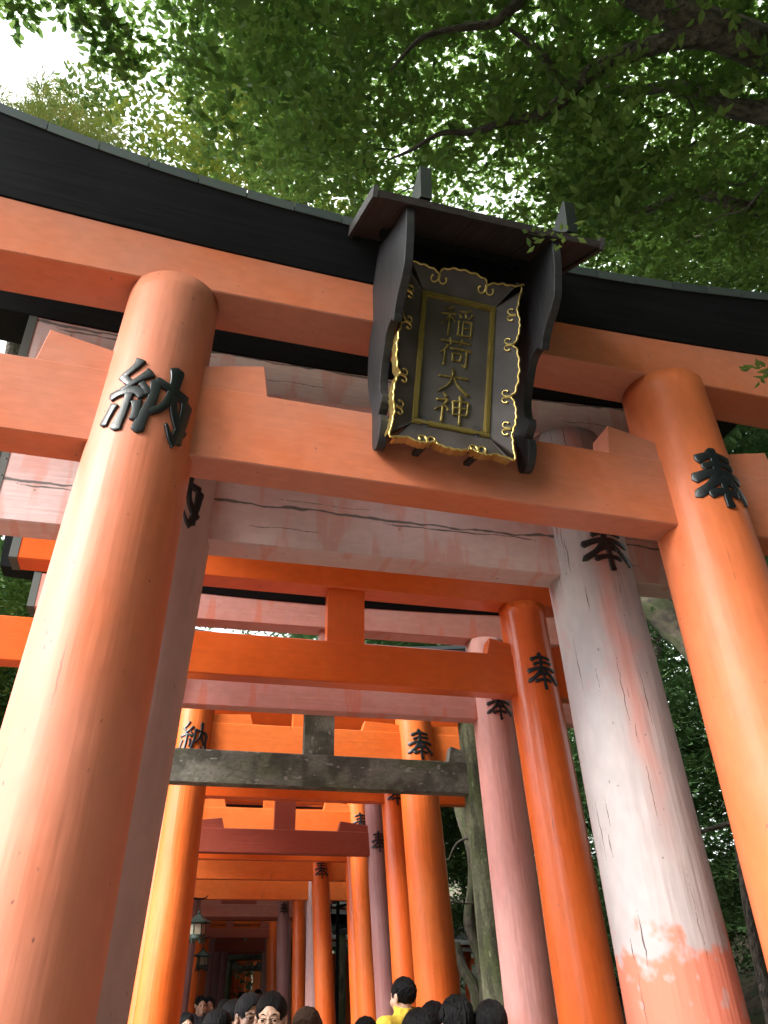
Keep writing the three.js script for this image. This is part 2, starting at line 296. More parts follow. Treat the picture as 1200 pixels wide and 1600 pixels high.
/* ───────────── brush lettering in relief ───────────── */
// strokes in a 100 × 100 box, y down: [width, x0, y0, x1, y1, ...]; optional kinds: end widths
const GLYPH = {
  offer: [ // 納
    [8.5, [[31, 3], [27, 12], [14, 26]], 1.1, 0.7], [8.5, [[13, 22], [20, 31], [27, 36]], 1, 0.8], [8.5, [[46, 19], [36, 28], [14, 47]], 1.15, 0.6],
    [8, [[3, 51], [18, 46], [33, 45], [44, 52]], 1, 1.2], [8.5, [[27, 46], [25, 70], [20, 95]], 0.8, 1.1], [7, [[13, 60], [9, 72], [4, 87]], 1.1, 1.1], [7.5, [[36, 57], [38, 68], [38, 83]], 1.2, 1.0], [7, [[36, 34], [43, 42], [46, 50]], 0.8, 1.2],
    [8, [[52, 27], [52, 52], [47, 74], [43, 97]], 1.1, 1.25], [8, [[50, 29], [65, 33], [80, 37], [93, 40]], 1, 1.3], [9.5, [[93, 39], [92, 60], [89, 80], [87, 95]], 1.3, 1.2], [8, [[88, 97], [80, 92], [71, 77]], 1.2, 0.35],
    [9.5, [[72, 4], [73, 22], [70, 45], [62, 62], [48, 71]], 1.3, 0.7], [9, [[73, 40], [78, 60], [88, 76], [97, 83]], 0.8, 1.3]],
  give: [ // 奉
    [8.5, [[20, 22], [46, 15], [80, 19]], 1.3, 0.9], [8, [[26, 35], [48, 29], [82, 31]], 1.1, 0.9], [9, [[8, 52], [34, 45], [60, 43], [95, 49]], 1.3, 1.0],
    [9.5, [[45, 3], [49, 18], [47, 40], [33, 62], [6, 79]], 1.3, 1.1], [10, [[55, 42], [68, 58], [82, 70], [97, 80]], 0.7, 1.5],
    [7.5, [[33, 62], [50, 57], [66, 60]], 1.1, 0.9], [8.5, [[25, 78], [48, 73], [74, 76]], 1.2, 1.0], [9.5, [[50, 48], [52, 70], [51, 86], [53, 99]], 1.0, 1.1]],
  ina: [[7, [[36, 2], [26, 9], [8, 16]], 1.2, 0.5], [6.5, [[2, 31], [24, 27], [46, 23]], 0.9, 1.1], [7, [[27, 10], [27, 50], [25, 98]], 0.9, 1], [6, [[25, 32], [18, 48], [3, 64]], 1, 0.4], [6, [[30, 36], [36, 42], [42, 50]], 0.7, 1.3],
    [7, [[90, 2], [76, 9], [55, 13]], 1.3, 0.6], [6, [[54, 19], [58, 26], [61, 33]], 0.8, 1.3], [6, [[71, 17], [74, 23], [75, 30]], 0.8, 1.3], [6, [[93, 15], [88, 24], [81, 33]], 1.3, 0.6],
    [6.5, [[55, 42], [55, 66], [53, 92]], 1.2, 1], [6.5, [[66, 44], [80, 43], [93, 42]], 1, 1.3], [7, [[92, 42], [91, 68], [91, 94]], 1.1, 1.1], [6, [[67, 45], [67, 68], [66, 92]], 1, 1], [5, [[67, 65], [78, 64], [90, 63]], 1, 1], [5.5, [[55, 90], [74, 88], [91, 87]], 1, 1]],
  ri: [[6.5, [[6, 16], [48, 13], [95, 11]], 1, 1.3], [6.5, [[33, 2], [34, 14], [36, 26]], 1.2, 0.8], [6.5, [[68, 2], [65, 14], [61, 26]], 1.3, 0.8], [7, [[29, 28], [20, 44], [3, 62]], 1.3, 0.5], [6.5, [[20, 47], [20, 70], [18, 98]], 1, 1.1],
    [6.5, [[34, 38], [64, 36], [98, 35]], 1, 1.4], [6, [[42, 51], [43, 66], [43, 80]], 1.2, 1], [6, [[43, 53], [54, 52], [66, 51], [64, 77]], 1, 1.1], [5.5, [[43, 76], [54, 75], [64, 74]], 1, 1], [7.5, [[82, 37], [83, 66], [81, 92]], 1, 1.2], [6, [[81, 94], [75, 90], [68, 84]], 1.2, 0.4]],
  great: [[7.5, [[4, 40], [44, 35], [94, 32]], 0.9, 1.3], [8, [[47, 3], [47, 34], [34, 66], [6, 95]], 1.4, 0.5], [8.5, [[50, 37], [66, 66], [97, 95]], 0.7, 1.6]],
  spirit: [[6.5, [[24, 2], [29, 9], [34, 16]], 0.8, 1.4], [6.5, [[6, 29], [24, 26], [40, 23]], 1, 1.2], [6.5, [[39, 24], [26, 44], [3, 64]], 1.2, 0.5], [7, [[25, 44], [25, 70], [24, 98]], 1, 1.1], [6, [[30, 44], [37, 51], [42, 60]], 0.7, 1.3],
    [6.5, [[53, 23], [54, 46], [55, 72]], 1.3, 1], [6.5, [[53, 25], [74, 23], [96, 21]], 1, 1.3], [7, [[95, 22], [94, 46], [91, 68]], 1.1, 1], [5.5, [[55, 46], [74, 45], [92, 43]], 1, 1], [6, [[55, 67], [74, 66], [92, 65]], 1, 1], [8, [[73, 1], [73, 50], [73, 99]], 1.4, 0.9]],
};
// raised brush strokes: a ribbon with a rounded back; put() carries (x right, y up, z out) onto the surface
function brush(glyph, w, h, rise, put, fat = 1) {
  const pos = [], idx = [];
  const prof = [[-1, -0.4], [-0.97, 0.62], [-0.80, 0.92], [0, 1], [0.80, 0.92], [0.97, 0.62], [1, -0.4]];
  for (const [wd, pts, wa, wb] of GLYPH[glyph]) {
    const c = new THREE.CatmullRomCurve3(pts.map(p => V3(p[0], p[1], 0)), false, 'centripetal'); const N = 22, base = pos.length / 3;
    for (let i = 0; i <= N; i++) {
      // round ends: widths close over a short distance past the ends
      const t = i / N, ends = Math.min(t, 1 - t) * N; const p = c.getPoint(t), tg = c.getTangent(t);
      let hw = wd / 2 * lerp(wa, wb, sstep(0, 1, t)) * (0.84 + 0.42 * Math.pow(Math.abs(2 * t - 1), 4)) * fat; let e = 1;
      if (ends < 2) { e = Math.sqrt(Math.max(0.0, 1 - (1 - ends / 2) ** 2)); }
      hw *= Math.max(0.12, e);
      const nx = -tg.y, ny = tg.x;
      for (const [s, z] of prof) {
        const X = p.x + nx * s * hw, Y = p.y + ny * s * hw;
        const q = put((X / 100 - 0.5) * w, (0.5 - Y / 100) * h, rise * (z < 0 ? z : z * (0.55 + 0.45 * e)));
        pos.push(q.x, q.y, q.z);
      }
    }
    const K = prof.length;
    for (let i = 0; i < N; i++) for (let j = 0; j < K - 1; j++) { const a = base + i * K + j; idx.push(a, a + 1, a + K, a + 1, a + K + 1, a + K); }
    for (const [i, f] of [[0, 0], [N, 1]]) for (let j = 1; j < K - 1; j++) { const a = base + i * K; f ? idx.push(a, a + j, a + j + 1) : idx.push(a, a + j + 1, a + j); }
  }
  const uv = []; for (let i = 0; i < pos.length; i += 3) uv.push(pos[i] * 2, pos[i + 1] * 2);
  return quadGeo(pos, idx, uv);
}

/* ───────────── gates ───────────── */
// frame of a gate: x along its beams, y up, z towards the photographer; D metres ahead, turned by a
function postGeo(u0, uT, r0, rT, top, bottom, sd, wob = 0.004) {
  const N = 64, K = 60, pos = [], uv = [], idx = []; const y0 = bottom;
  for (let k = 0; k <= K; k++) {
    const y = lerp(y0, top, k / K), t = y / top, cx = lerp(u0, uT, t); let r = lerp(r0, rT, t);
    if (y < 0.32) r += 0.0;
    for (let i = 0; i <= N; i++) {
      const w = i / N * Math.PI * 2 - Math.PI; // seam at the back
      const rw = r + wob * (fbm(i / N, clamp(k / K), 5, 7, sd, 2) - 0.5) * 2;
      pos.push(cx + rw * Math.sin(w), y, rw * Math.cos(w)); uv.push(i / N, k / K);
    }
  }
  for (let k = 0; k < K; k++) for (let i = 0; i < N; i++) { const q = k * (N + 1) + i; idx.push(q, q + 1, q + N + 1, q + 1, q + N + 2, q + N + 1); }
  const c = pos.length / 3; pos.push(uT, top, 0); uv.push(0.5, 1); for (let i = 0; i < N; i++) idx.push(K * (N + 1) + i, K * (N + 1) + i + 1, c);
  return quadGeo(pos, idx, uv);
}
function gate(o) {
  const t = thing(o.name, o.label, 'torii gate'); const a = o.a, P = PAINT[o.paint], PP = PAINT[o.postPaint || o.paint], PN = PAINT[o.nukiPaint || o.paint];
  t.position.set(Math.sin(a) * o.D, o.ground || 0, -Math.cos(a) * o.D); t.rotation.y = -a; t.updateMatrixWorld(true);
  const G = o.ground || 0, Y = y => y - G; // heights are measured from the path at the camera
  const lb = Y(o.lintel.b), lh = o.lintel.h, lt = o.lintel.t, n = o.nuki, nb = Y(n.b);
  const mid = (o.L[1] + o.R[1]) / 2, half = (o.R[1] - o.L[1]) / 2;
  const ext = o.ext ?? 0.95, nl = n.l ?? (o.L[1] - 0.62), nr = n.r ?? (o.R[1] + 0.62);
  [o.L, o.R].forEach((q, i) => {
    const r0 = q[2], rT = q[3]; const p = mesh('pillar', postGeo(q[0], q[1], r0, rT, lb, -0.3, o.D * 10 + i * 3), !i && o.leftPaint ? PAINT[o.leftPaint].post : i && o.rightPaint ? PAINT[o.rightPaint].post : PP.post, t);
    const ch = i ? o.charR : o.charL;
    if (ch) {
      const cy = nb + n.h * 0.5 + (ch.dy || 0), hgt = ch.h, wid = ch.w || hgt * 0.95, th0 = ch.th || 0;
      mesh('raised_character', brush(i ? 'give' : 'offer', wid, hgt, hgt * 0.024, (x, y, z) => {
        const yy = cy + y, tt = yy / lb, cx = lerp(q[0], q[1], tt), r = lerp(r0, rT, tt), w = th0 + x / r, R = r + 0.004 + z; return V3(cx + R * Math.sin(w), yy, R * Math.cos(w));
      }, ch.fat || 1), M.ink, p);
    }
    mesh('base_collar', (() => { const c = []; for (const [rad, y] of [[r0 + 0.0, -0.3], [r0 + 0.10, -0.3], [r0 + 0.10, 0.12], [r0 + 0.075, 0.18], [r0 - 0.02, 0.2]]) c.push(new THREE.Vector2(rad, y)); const g = new THREE.LatheGeometry(c, 40); g.translate(q[0], 0, 0); return g; })(), o.paint === 'stone' ? PAINT.stone.post : M.black, t);
  });
  mesh('tie_beam', sweep(rsec(nb, n.h, n.t), span(nl, nr, 12)), PN.beam, t);
  if (n.cap) for (const s of [-1, 1]) { const x = s < 0 ? nl : nr; mesh('beam_end_cap', merge([sweep(rsec(nb - 0.004, n.h + 0.008, n.t + 0.008), s < 0 ? [x - 0.006, x + 0.045] : [x - 0.045, x + 0.006]), ...[0.12, 0.37, 0.63, 0.88].map(q => new THREE.SphereGeometry(0.006, 8, 6).translate(x - s * 0.03, nb + n.h * q, n.t / 2 + 0.004))]), M.cap, t); }
  // wedges driven over the tie beam beside each post, thick end away from the post
  for (const q of [o.L, o.R]) for (const s of [-1, 1]) {
    const tt = (nb + n.h) / lb, cx = lerp(q[0], q[1], tt), r = lerp(q[2], q[3], tt);
    const x0 = cx + s * r * 0.55, x1 = cx + s * (r + (o.wedge ?? 0.35)), h0 = o.wh0 ?? 0.10, h1 = o.wh1 ?? 0.19, zt = n.t / 2 - 0.012, y = nb + n.h;
    const sh = new THREE.Shape(); sh.moveTo(x0, y - 0.003); sh.lineTo(x1 + s * 0.035, y - 0.003); sh.lineTo(x1, y + h1); sh.lineTo(x0, y + h0); sh.closePath();
    const g = new THREE.ExtrudeGeometry(sh, { depth: zt * 2, bevelEnabled: true, bevelSize: 0.004, bevelThickness: 0.004, bevelSegments: 1 }); g.translate(0, 0, -zt);
    mesh('wedge', g, PN.beam, t);
  }
  if (o.strut) mesh('centre_strut', (() => { const g = sweep([[n.t * 0.4, o.strut[0]], [n.t * 0.4, o.strut[1]], [-n.t * 0.4, o.strut[1]], [-n.t * 0.4, o.strut[0]]].map(p => p), [nb + n.h - 0.004, lb + 0.004]); const p = g.attributes.position; for (let i = 0; i < p.count; i++) p.setXYZ(i, p.getY(i), p.getX(i), p.getZ(i)); g.index.array.reverse(); g.computeVertexNormals(); return g; })(), PN.beam, t);
  // lintel and the black roof beam above it, both rising to their ends
  const rise = o.rise ?? 0.014, f = k => x => k * (x - mid) * (x - mid);
  const ll = o.lintel.l ?? (o.L[1] - ext), lr = o.lintel.r ?? (o.R[1] + ext);
  { // flat below, rising above
    const xs = span(ll, lr, 40), sec = rsec(lb, lh, lt); const g = sweep(sec, xs); const p = g.attributes.position; for (let i = 0; i < p.count; i++) if (p.getY(i) > lb + lh * 0.5) p.setY(i, p.getY(i) + f(rise)(p.getX(i))); g.computeVertexNormals(); mesh('lintel', g, P.beam, t);
    if (o.lintel.cap) for (const s of [-1, 1]) { const x = s < 0 ? ll : lr; mesh('beam_end_cap', sweep(rsec(lb - 0.004, lh + 0.008 + f(rise)(x), lt + 0.008), s < 0 ? [x - 0.006, x + 0.055] : [x - 0.055, x + 0.006]), M.cap, t); }
  }
  const k = o.roof || {}; const rb = lb + lh, ro = k.over ?? 0.2, rh = k.h ?? 0.27, rz = lt / 2 + 0.012, kk = k.rise ?? 0.034, e2 = k.ext ?? 0.4;
  const rx0 = ll - e2, rx1 = lr + e2;
  if (!k.none) {
    const xs = span(rx0, rx1, 56), lift = x => f(kk)(x) + (k.skew || 0) * Math.max(0, mid - x - 1.2) ** 2;
    const g = (() => { // section varies: foot follows the lintel top, rim rises faster
      const pos = [], uv = [], idx = []; const sec = x => { const y0 = rb + f(rise)(x), y1 = rb + rh + lift(x); return [[rz, y0], [rz + ro, y1], [rz + ro, y1 + 0.035], [0.05, y1 + (k.ridge ?? 0.16)], [-0.05, y1 + (k.ridge ?? 0.16)], [-rz - ro, y1 + 0.035], [-rz - ro, y1], [-rz, y0]]; };
      const n = 8; for (let q = 0; q < n; q++) { const b0 = pos.length / 3; let w = 0; for (const x of xs) { const s = sec(x), A = s[q], B = s[(q + 1) % n]; pos.push(x, A[1], A[0], x, B[1], B[0]); uv.push(x, q * 0.4, x, q * 0.4 + Math.hypot(A[0] - B[0], A[1] - B[1])); } for (let i = 0; i < xs.length - 1; i++) { const c = b0 + i * 2; idx.push(c, c + 2, c + 1, c + 1, c + 2, c + 3); } }
      for (const [x, fl] of [[xs[0], 0], [xs[xs.length - 1], 1]]) { const b0 = pos.length / 3, s = sec(x); for (const q of s) { pos.push(x, q[1], q[0]); uv.push(q[0], q[1]); } for (let i = 1; i < n - 1; i++) fl ? idx.push(b0, b0 + i, b0 + i + 1) : idx.push(b0, b0 + i + 1, b0 + i); }
      return quadGeo(pos, idx, uv);
    })();
    mesh('roof_beam', g, o.paint === 'stone' ? PAINT.stone.beam : M.black, t);
    if (k.plates) { // metal sheets lapped along the rim
      let x = rx0, i = 0; while (x < rx1 - 0.02) {
        const w = Math.min(k.plates * (0.98 + 0.04 * hash(i, 3, 8)), rx1 - x), x1 = x + w - 0.006, zf = rz + ro + 0.006, drop = k.drop ?? 0.06, d = 0.0015 * (i % 2);
        const y = X => rb + rh + lift(X);
        for (const s of [1]) mesh('rim_plate', (() => { const xs2 = span(x, x1, 4); const sec = [[zf + d, 0.0], [zf + d + 0.014, drop], [0.06, (k.ridge ?? 0.16) + 0.02], [0.06, (k.ridge ?? 0.16)], [zf - 0.004, drop - 0.02], [zf - 0.004, 0.0]]; return sweep(sec, xs2, X => y(X) - 0.012 + d); })(), i % 3 ? M.plate : M.plate2, t);
        x += w; i++;
      }
    }
  }
  return t;
}
const mkR = (a, b, r0, rT) => [a, b, r0, rT];

const g1 = gate({ name: 'torii_gate', label: 'nearest and largest torii gate, salmon vermilion under a black roof beam, carrying the name plaque', D: 4, a: -0.055, paint: 'salmon',
  L: mkR(-0.471, -0.222, 0.350, 0.282), R: mkR(3.649, 3.410, 0.342, 0.300),
  nuki: { b: 4.30, h: 0.52, t: 0.235, l: -1.75, r: 5.0 }, lintel: { b: 5.56, h: 0.355, t: 0.352, l: -2.1, r: 5.3 }, wedge: 0.34, wh0: 0.13, wh1: 0.235,
  charL: { h: 0.56, w: 0.50, fat: 1.4, dy: -0.03, th: 0.06 }, charR: { h: 0.50, w: 0.46, fat: 1.4, dy: 0.04, th: -0.03 }, rightPaint: 'vermilion',
  roof: { h: 0.27, over: 0.215, rise: 0.031, skew: 0.022, ext: 0.35, plates: 0.325, ridge: 0.14, drop: 0.065 }, rise: 0.0135 });
gate({ name: 'torii_gate', label: 'second torii gate, faded pale pinkish grey, with cracked beam and red-footed right pillar', D: 5, a: -0.015, paint: 'pale', leftPaint: 'paleShaded',
  L: mkR(-0.565, -0.235, 0.355, 0.311), R: mkR(3.090, 2.816, 0.355, 0.311), postPaint: 'pale',
  nuki: { b: 4.325, h: 0.53, t: 0.225, l: -1.41, r: 4.1, cap: 1 }, lintel: { b: 5.60, h: 0.34, t: 0.34, l: -1.47, r: 4.2, cap: 1 }, wedge: 0.3, wh0: 0.11, wh1: 0.2,
  charL: { h: 0.50, w: 0.46, fat: 1.15, dy: -0.03, th: 0.07 }, charR: { h: 0.46, w: 0.46, fat: 1.0, dy: -0.08 }, roof: { h: 0.27, over: 0.16, ext: 0.38 } });
gate({ name: 'torii_gate', label: 'third torii gate, glossy bright orange with centre strut, between the faded and the pink gate', D: 6, a: -0.019, paint: 'gloss',
  L: mkR(-0.68, -0.40, 0.231, 0.196), R: mkR(3.003, 2.757, 0.231, 0.196),
  nuki: { b: 3.765, h: 0.34, t: 0.152, l: -1.45, r: 3.75, cap: 1 }, lintel: { b: 4.566, h: 0.26, t: 0.21, l: -1.43, r: 3.85, cap: 1 }, strut: [1.03, 1.335], wedge: 0.17, wh0: 0.08, wh1: 0.135,
  charR: { h: 0.33, w: 0.30, fat: 0.95 }, charL: { h: 0.33, w: 0.3 }, roof: { h: 0.2, over: 0.12, ext: 0.25 } });
gate({ name: 'torii_gate', label: 'fourth torii gate, matt faded pink, standing between the glossy orange gate and the stone gate', D: 7, a: 0, paint: 'pink',
  L: mkR(-0.60, -0.40, 0.207, 0.183), R: mkR(2.810, 2.627, 0.207, 0.183),
  nuki: { b: 3.851, h: 0.40, t: 0.13, l: -1.3, r: 3.5 }, lintel: { b: 4.63, h: 0.24, t: 0.19, l: -1.57, r: 3.7, cap: 1 }, strut: [1.0, 1.28], wedge: 0.3,
  charR: { h: 0.31, w: 0.28, fat: 0.95, dy: -0.08 }, roof: { h: 0.2, over: 0.12, ext: 0.3 } });
gate({ name: 'torii_gate', label: 'grey mossy stone torii gate, the only one without paint', D: 8, a: -0.028, paint: 'stone',
  L: mkR(-0.45, -0.30, 0.17, 0.15), R: mkR(3.18, 3.03, 0.165, 0.14),
  nuki: { b: 3.433, h: 0.315, t: 0.14, l: -0.95, r: 3.5 }, lintel: { b: 4.22, h: 0.24, t: 0.22 }, strut: [1.245, 1.545], wedge: 0.13, wh0: 0.09, wh1: 0.15, ext: 0.6, roof: { h: 0.16, over: 0.1, ext: 0.1 } });
gate({ name: 'torii_gate', label: 'sunlit bright orange torii gate right behind the stone gate, characters on both pillars', D: 9.2, a: -0.02, paint: 'bright',
  L: mkR(0.030, 0.139, 0.224, 0.192), R: mkR(2.930, 2.656, 0.241, 0.212),
  nuki: { b: 3.85, h: 0.52, t: 0.17, r: 3.4, l: -0.6 }, lintel: { b: 4.76, h: 0.28, t: 0.22 }, strut: [1.22, 1.50], wedge: 0.40, wh0: 0.085, wh1: 0.11,
  charL: { h: 0.35, w: 0.33, fat: 0.95, dy: 0.06 }, charR: { h: 0.37, w: 0.36, fat: 0.95, dy: 0.1 }, roof: { h: 0.22, over: 0.14 } });
gate({ name: 'torii_gate', label: 'orange torii gate whose low beam shows just under the stone beam', D: 10, a: -0.02, paint: 'gloss', ground: 0,
  L: mkR(-0.1, 0.02, 0.17, 0.15), R: mkR(2.825, 2.575, 0.17, 0.148),
  nuki: { b: 3.748, h: 0.38, t: 0.14, r: 3.55 }, lintel: { b: 4.55, h: 0.24, t: 0.2 }, wedge: 0.25, wh0: 0.07, wh1: 0.11, charR: { h: 0.31, w: 0.27, fat: 0.9, dy: -0.08 }, roof: { h: 0.2, over: 0.13 } });
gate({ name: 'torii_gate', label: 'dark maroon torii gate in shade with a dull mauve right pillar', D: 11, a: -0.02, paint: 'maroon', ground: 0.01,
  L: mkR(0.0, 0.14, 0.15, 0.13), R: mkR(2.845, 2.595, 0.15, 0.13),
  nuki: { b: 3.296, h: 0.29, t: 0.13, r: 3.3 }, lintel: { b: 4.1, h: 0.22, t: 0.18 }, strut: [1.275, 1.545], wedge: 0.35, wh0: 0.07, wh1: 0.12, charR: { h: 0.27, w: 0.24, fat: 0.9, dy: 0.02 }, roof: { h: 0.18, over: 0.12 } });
gate({ name: 'torii_gate', label: 'sunlit golden orange torii gate with a wide beam, seen through the dark maroon gate', D: 12.2, a: -0.02, paint: 'bright', ground: 0.03,
  L: mkR(0.06, 0.20, 0.165, 0.15), R: mkR(2.91, 2.62, 0.165, 0.15),
  nuki: { b: 3.56, h: 0.52, t: 0.15, r: 3.2 }, lintel: { b: 4.45, h: 0.24, t: 0.2 }, strut: [1.25, 1.52], wedge: 0.34, wh0: 0.08, wh1: 0.13, charR: { h: 0.31, w: 0.28, fat: 0.9, dy: 0.09 }, roof: { h: 0.2, over: 0.13 } });
gate({ name: 'torii_gate', label: 'orange torii gate whose thin beam edge shows beneath the maroon beam', D: 12.9, a: -0.02, paint: 'gloss', ground: 0.035,
  L: mkR(0.12, 0.22, 0.15, 0.13), R: mkR(2.93, 2.69, 0.155, 0.135),
  nuki: { b: 3.50, h: 0.36, t: 0.13, r: 3.1 }, lintel: { b: 4.3, h: 0.22, t: 0.18 }, wedge: 0.25, roof: { h: 0.18, over: 0.12 } });
gate({ name: 'torii_gate', label: 'orange torii gate with a sunlit beam and a bright pillar bearing one small character', D: 13.8, a: -0.02, paint: 'bright', ground: 0.04,
  L: mkR(0.15, 0.26, 0.15, 0.135), R: mkR(2.60, 2.325, 0.155, 0.137),
  nuki: { b: 3.35, h: 0.36, t: 0.13, r: 2.95 }, lintel: { b: 4.2, h: 0.22, t: 0.18 }, wedge: 0.25, charR: { h: 0.28, w: 0.25, fat: 0.9, dy: -0.03 }, roof: { h: 0.18, over: 0.12 } });
gate({ name: 'torii_gate', label: 'shaded orange torii gate with a pale mauve right pillar, beyond the small character', D: 15, a: -0.02, paint: 'bright', postPaint: 'mauve', ground: 0.06,
  L: mkR(0.2, 0.32, 0.15, 0.13), R: mkR(2.56, 2.475, 0.145, 0.13),
  nuki: { b: 3.196, h: 0.36, t: 0.13, r: 3.1 }, lintel: { b: 4.05, h: 0.22, t: 0.18 }, wedge: 0.25, roof: { h: 0.18, over: 0.12 } });
gate({ name: 'torii_gate', label: 'slender orange torii gate deep in the row, left of the pale mauve pillar', D: 16, a: -0.02, paint: 'gloss', ground: 0.07,
  L: mkR(0.32, 0.42, 0.14, 0.12), R: mkR(2.5, 2.36, 0.13, 0.115),
  nuki: { b: 3.3, h: 0.3, t: 0.12, r: 2.8 }, lintel: { b: 4.0, h: 0.22, t: 0.18 }, roof: { h: 0.18, over: 0.12 } });
gate({ name: 'torii_gate', label: 'brownish pink torii gate deep in the row with a small character beside its beam', D: 17, a: -0.02, paint: 'maroon', nukiPaint: 'mauve', ground: 0.085,  // deep gates painted maroon so the passage shade sits in their colour
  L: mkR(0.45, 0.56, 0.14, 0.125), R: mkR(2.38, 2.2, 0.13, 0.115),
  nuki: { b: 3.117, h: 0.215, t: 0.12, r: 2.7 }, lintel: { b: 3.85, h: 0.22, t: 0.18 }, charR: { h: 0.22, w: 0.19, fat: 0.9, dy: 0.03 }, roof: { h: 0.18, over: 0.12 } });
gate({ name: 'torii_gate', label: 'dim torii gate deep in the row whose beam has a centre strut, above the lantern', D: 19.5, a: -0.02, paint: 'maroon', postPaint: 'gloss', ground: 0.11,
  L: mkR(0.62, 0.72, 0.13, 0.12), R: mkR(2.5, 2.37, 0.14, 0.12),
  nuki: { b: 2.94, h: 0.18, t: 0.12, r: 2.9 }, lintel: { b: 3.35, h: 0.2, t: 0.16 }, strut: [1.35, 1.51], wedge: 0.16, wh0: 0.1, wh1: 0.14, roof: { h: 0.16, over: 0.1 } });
gate({ name: 'torii_gate', label: 'dim orange torii gate, second in front of the dark far gate', D: 20.5, a: -0.02, paint: 'gloss', ground: 0.13,
  L: mkR(0.9, 0.98, 0.13, 0.12), R: mkR(2.6, 2.45, 0.13, 0.12), nuki: { b: 3.03, h: 0.2, t: 0.12 }, lintel: { b: 3.27, h: 0.2, t: 0.16 }, roof: { h: 0.16, over: 0.1 } });
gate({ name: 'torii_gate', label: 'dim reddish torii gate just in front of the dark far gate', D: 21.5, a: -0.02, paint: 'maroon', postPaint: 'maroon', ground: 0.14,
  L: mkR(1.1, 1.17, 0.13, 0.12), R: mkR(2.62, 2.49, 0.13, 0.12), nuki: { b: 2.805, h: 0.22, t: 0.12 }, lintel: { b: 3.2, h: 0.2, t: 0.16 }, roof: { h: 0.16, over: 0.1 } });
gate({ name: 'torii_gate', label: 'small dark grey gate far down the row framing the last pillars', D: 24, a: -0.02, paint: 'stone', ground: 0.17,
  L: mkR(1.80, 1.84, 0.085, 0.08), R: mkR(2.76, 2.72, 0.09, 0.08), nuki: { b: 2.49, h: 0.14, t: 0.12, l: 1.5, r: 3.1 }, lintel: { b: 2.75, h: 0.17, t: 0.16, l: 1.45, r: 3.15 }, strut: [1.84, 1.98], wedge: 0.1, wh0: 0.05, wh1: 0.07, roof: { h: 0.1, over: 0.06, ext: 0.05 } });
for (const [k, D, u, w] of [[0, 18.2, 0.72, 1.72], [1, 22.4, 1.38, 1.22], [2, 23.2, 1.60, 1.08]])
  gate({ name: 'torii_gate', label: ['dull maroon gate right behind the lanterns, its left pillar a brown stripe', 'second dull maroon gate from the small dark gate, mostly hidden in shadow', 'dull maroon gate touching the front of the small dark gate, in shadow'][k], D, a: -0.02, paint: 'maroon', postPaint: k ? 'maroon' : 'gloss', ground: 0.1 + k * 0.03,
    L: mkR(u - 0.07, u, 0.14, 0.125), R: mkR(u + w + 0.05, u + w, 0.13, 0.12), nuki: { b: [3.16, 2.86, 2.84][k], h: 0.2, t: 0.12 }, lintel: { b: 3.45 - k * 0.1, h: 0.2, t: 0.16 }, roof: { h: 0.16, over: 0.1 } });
for (const [k, D, u, pt] of [[0, 25.6, 1.9, 'bright'], [1, 26.8, 2.12, 'gloss'], [2, 28.2, 2.38, 'bright'], [3, 29.8, 2.68, 'gloss'], [4, 31.6, 3.05, 'bright']])
  gate({ name: 'torii_gate', label: ['first', 'second', 'third', 'fourth', 'last'][k] + ' of the orange torii gates seen through the small dark gate at the end', D, a: -0.02, paint: pt, ground: 0.18 + k * 0.015,
    L: mkR(u - 0.06, u, 0.15, 0.13), R: mkR(u + 1.75, u + 1.68, 0.15, 0.13), nuki: { b: 2.85, h: 0.25, t: 0.12 }, lintel: { b: 3.4, h: 0.2, t: 0.16 }, roof: { h: 0.16, over: 0.1 } });

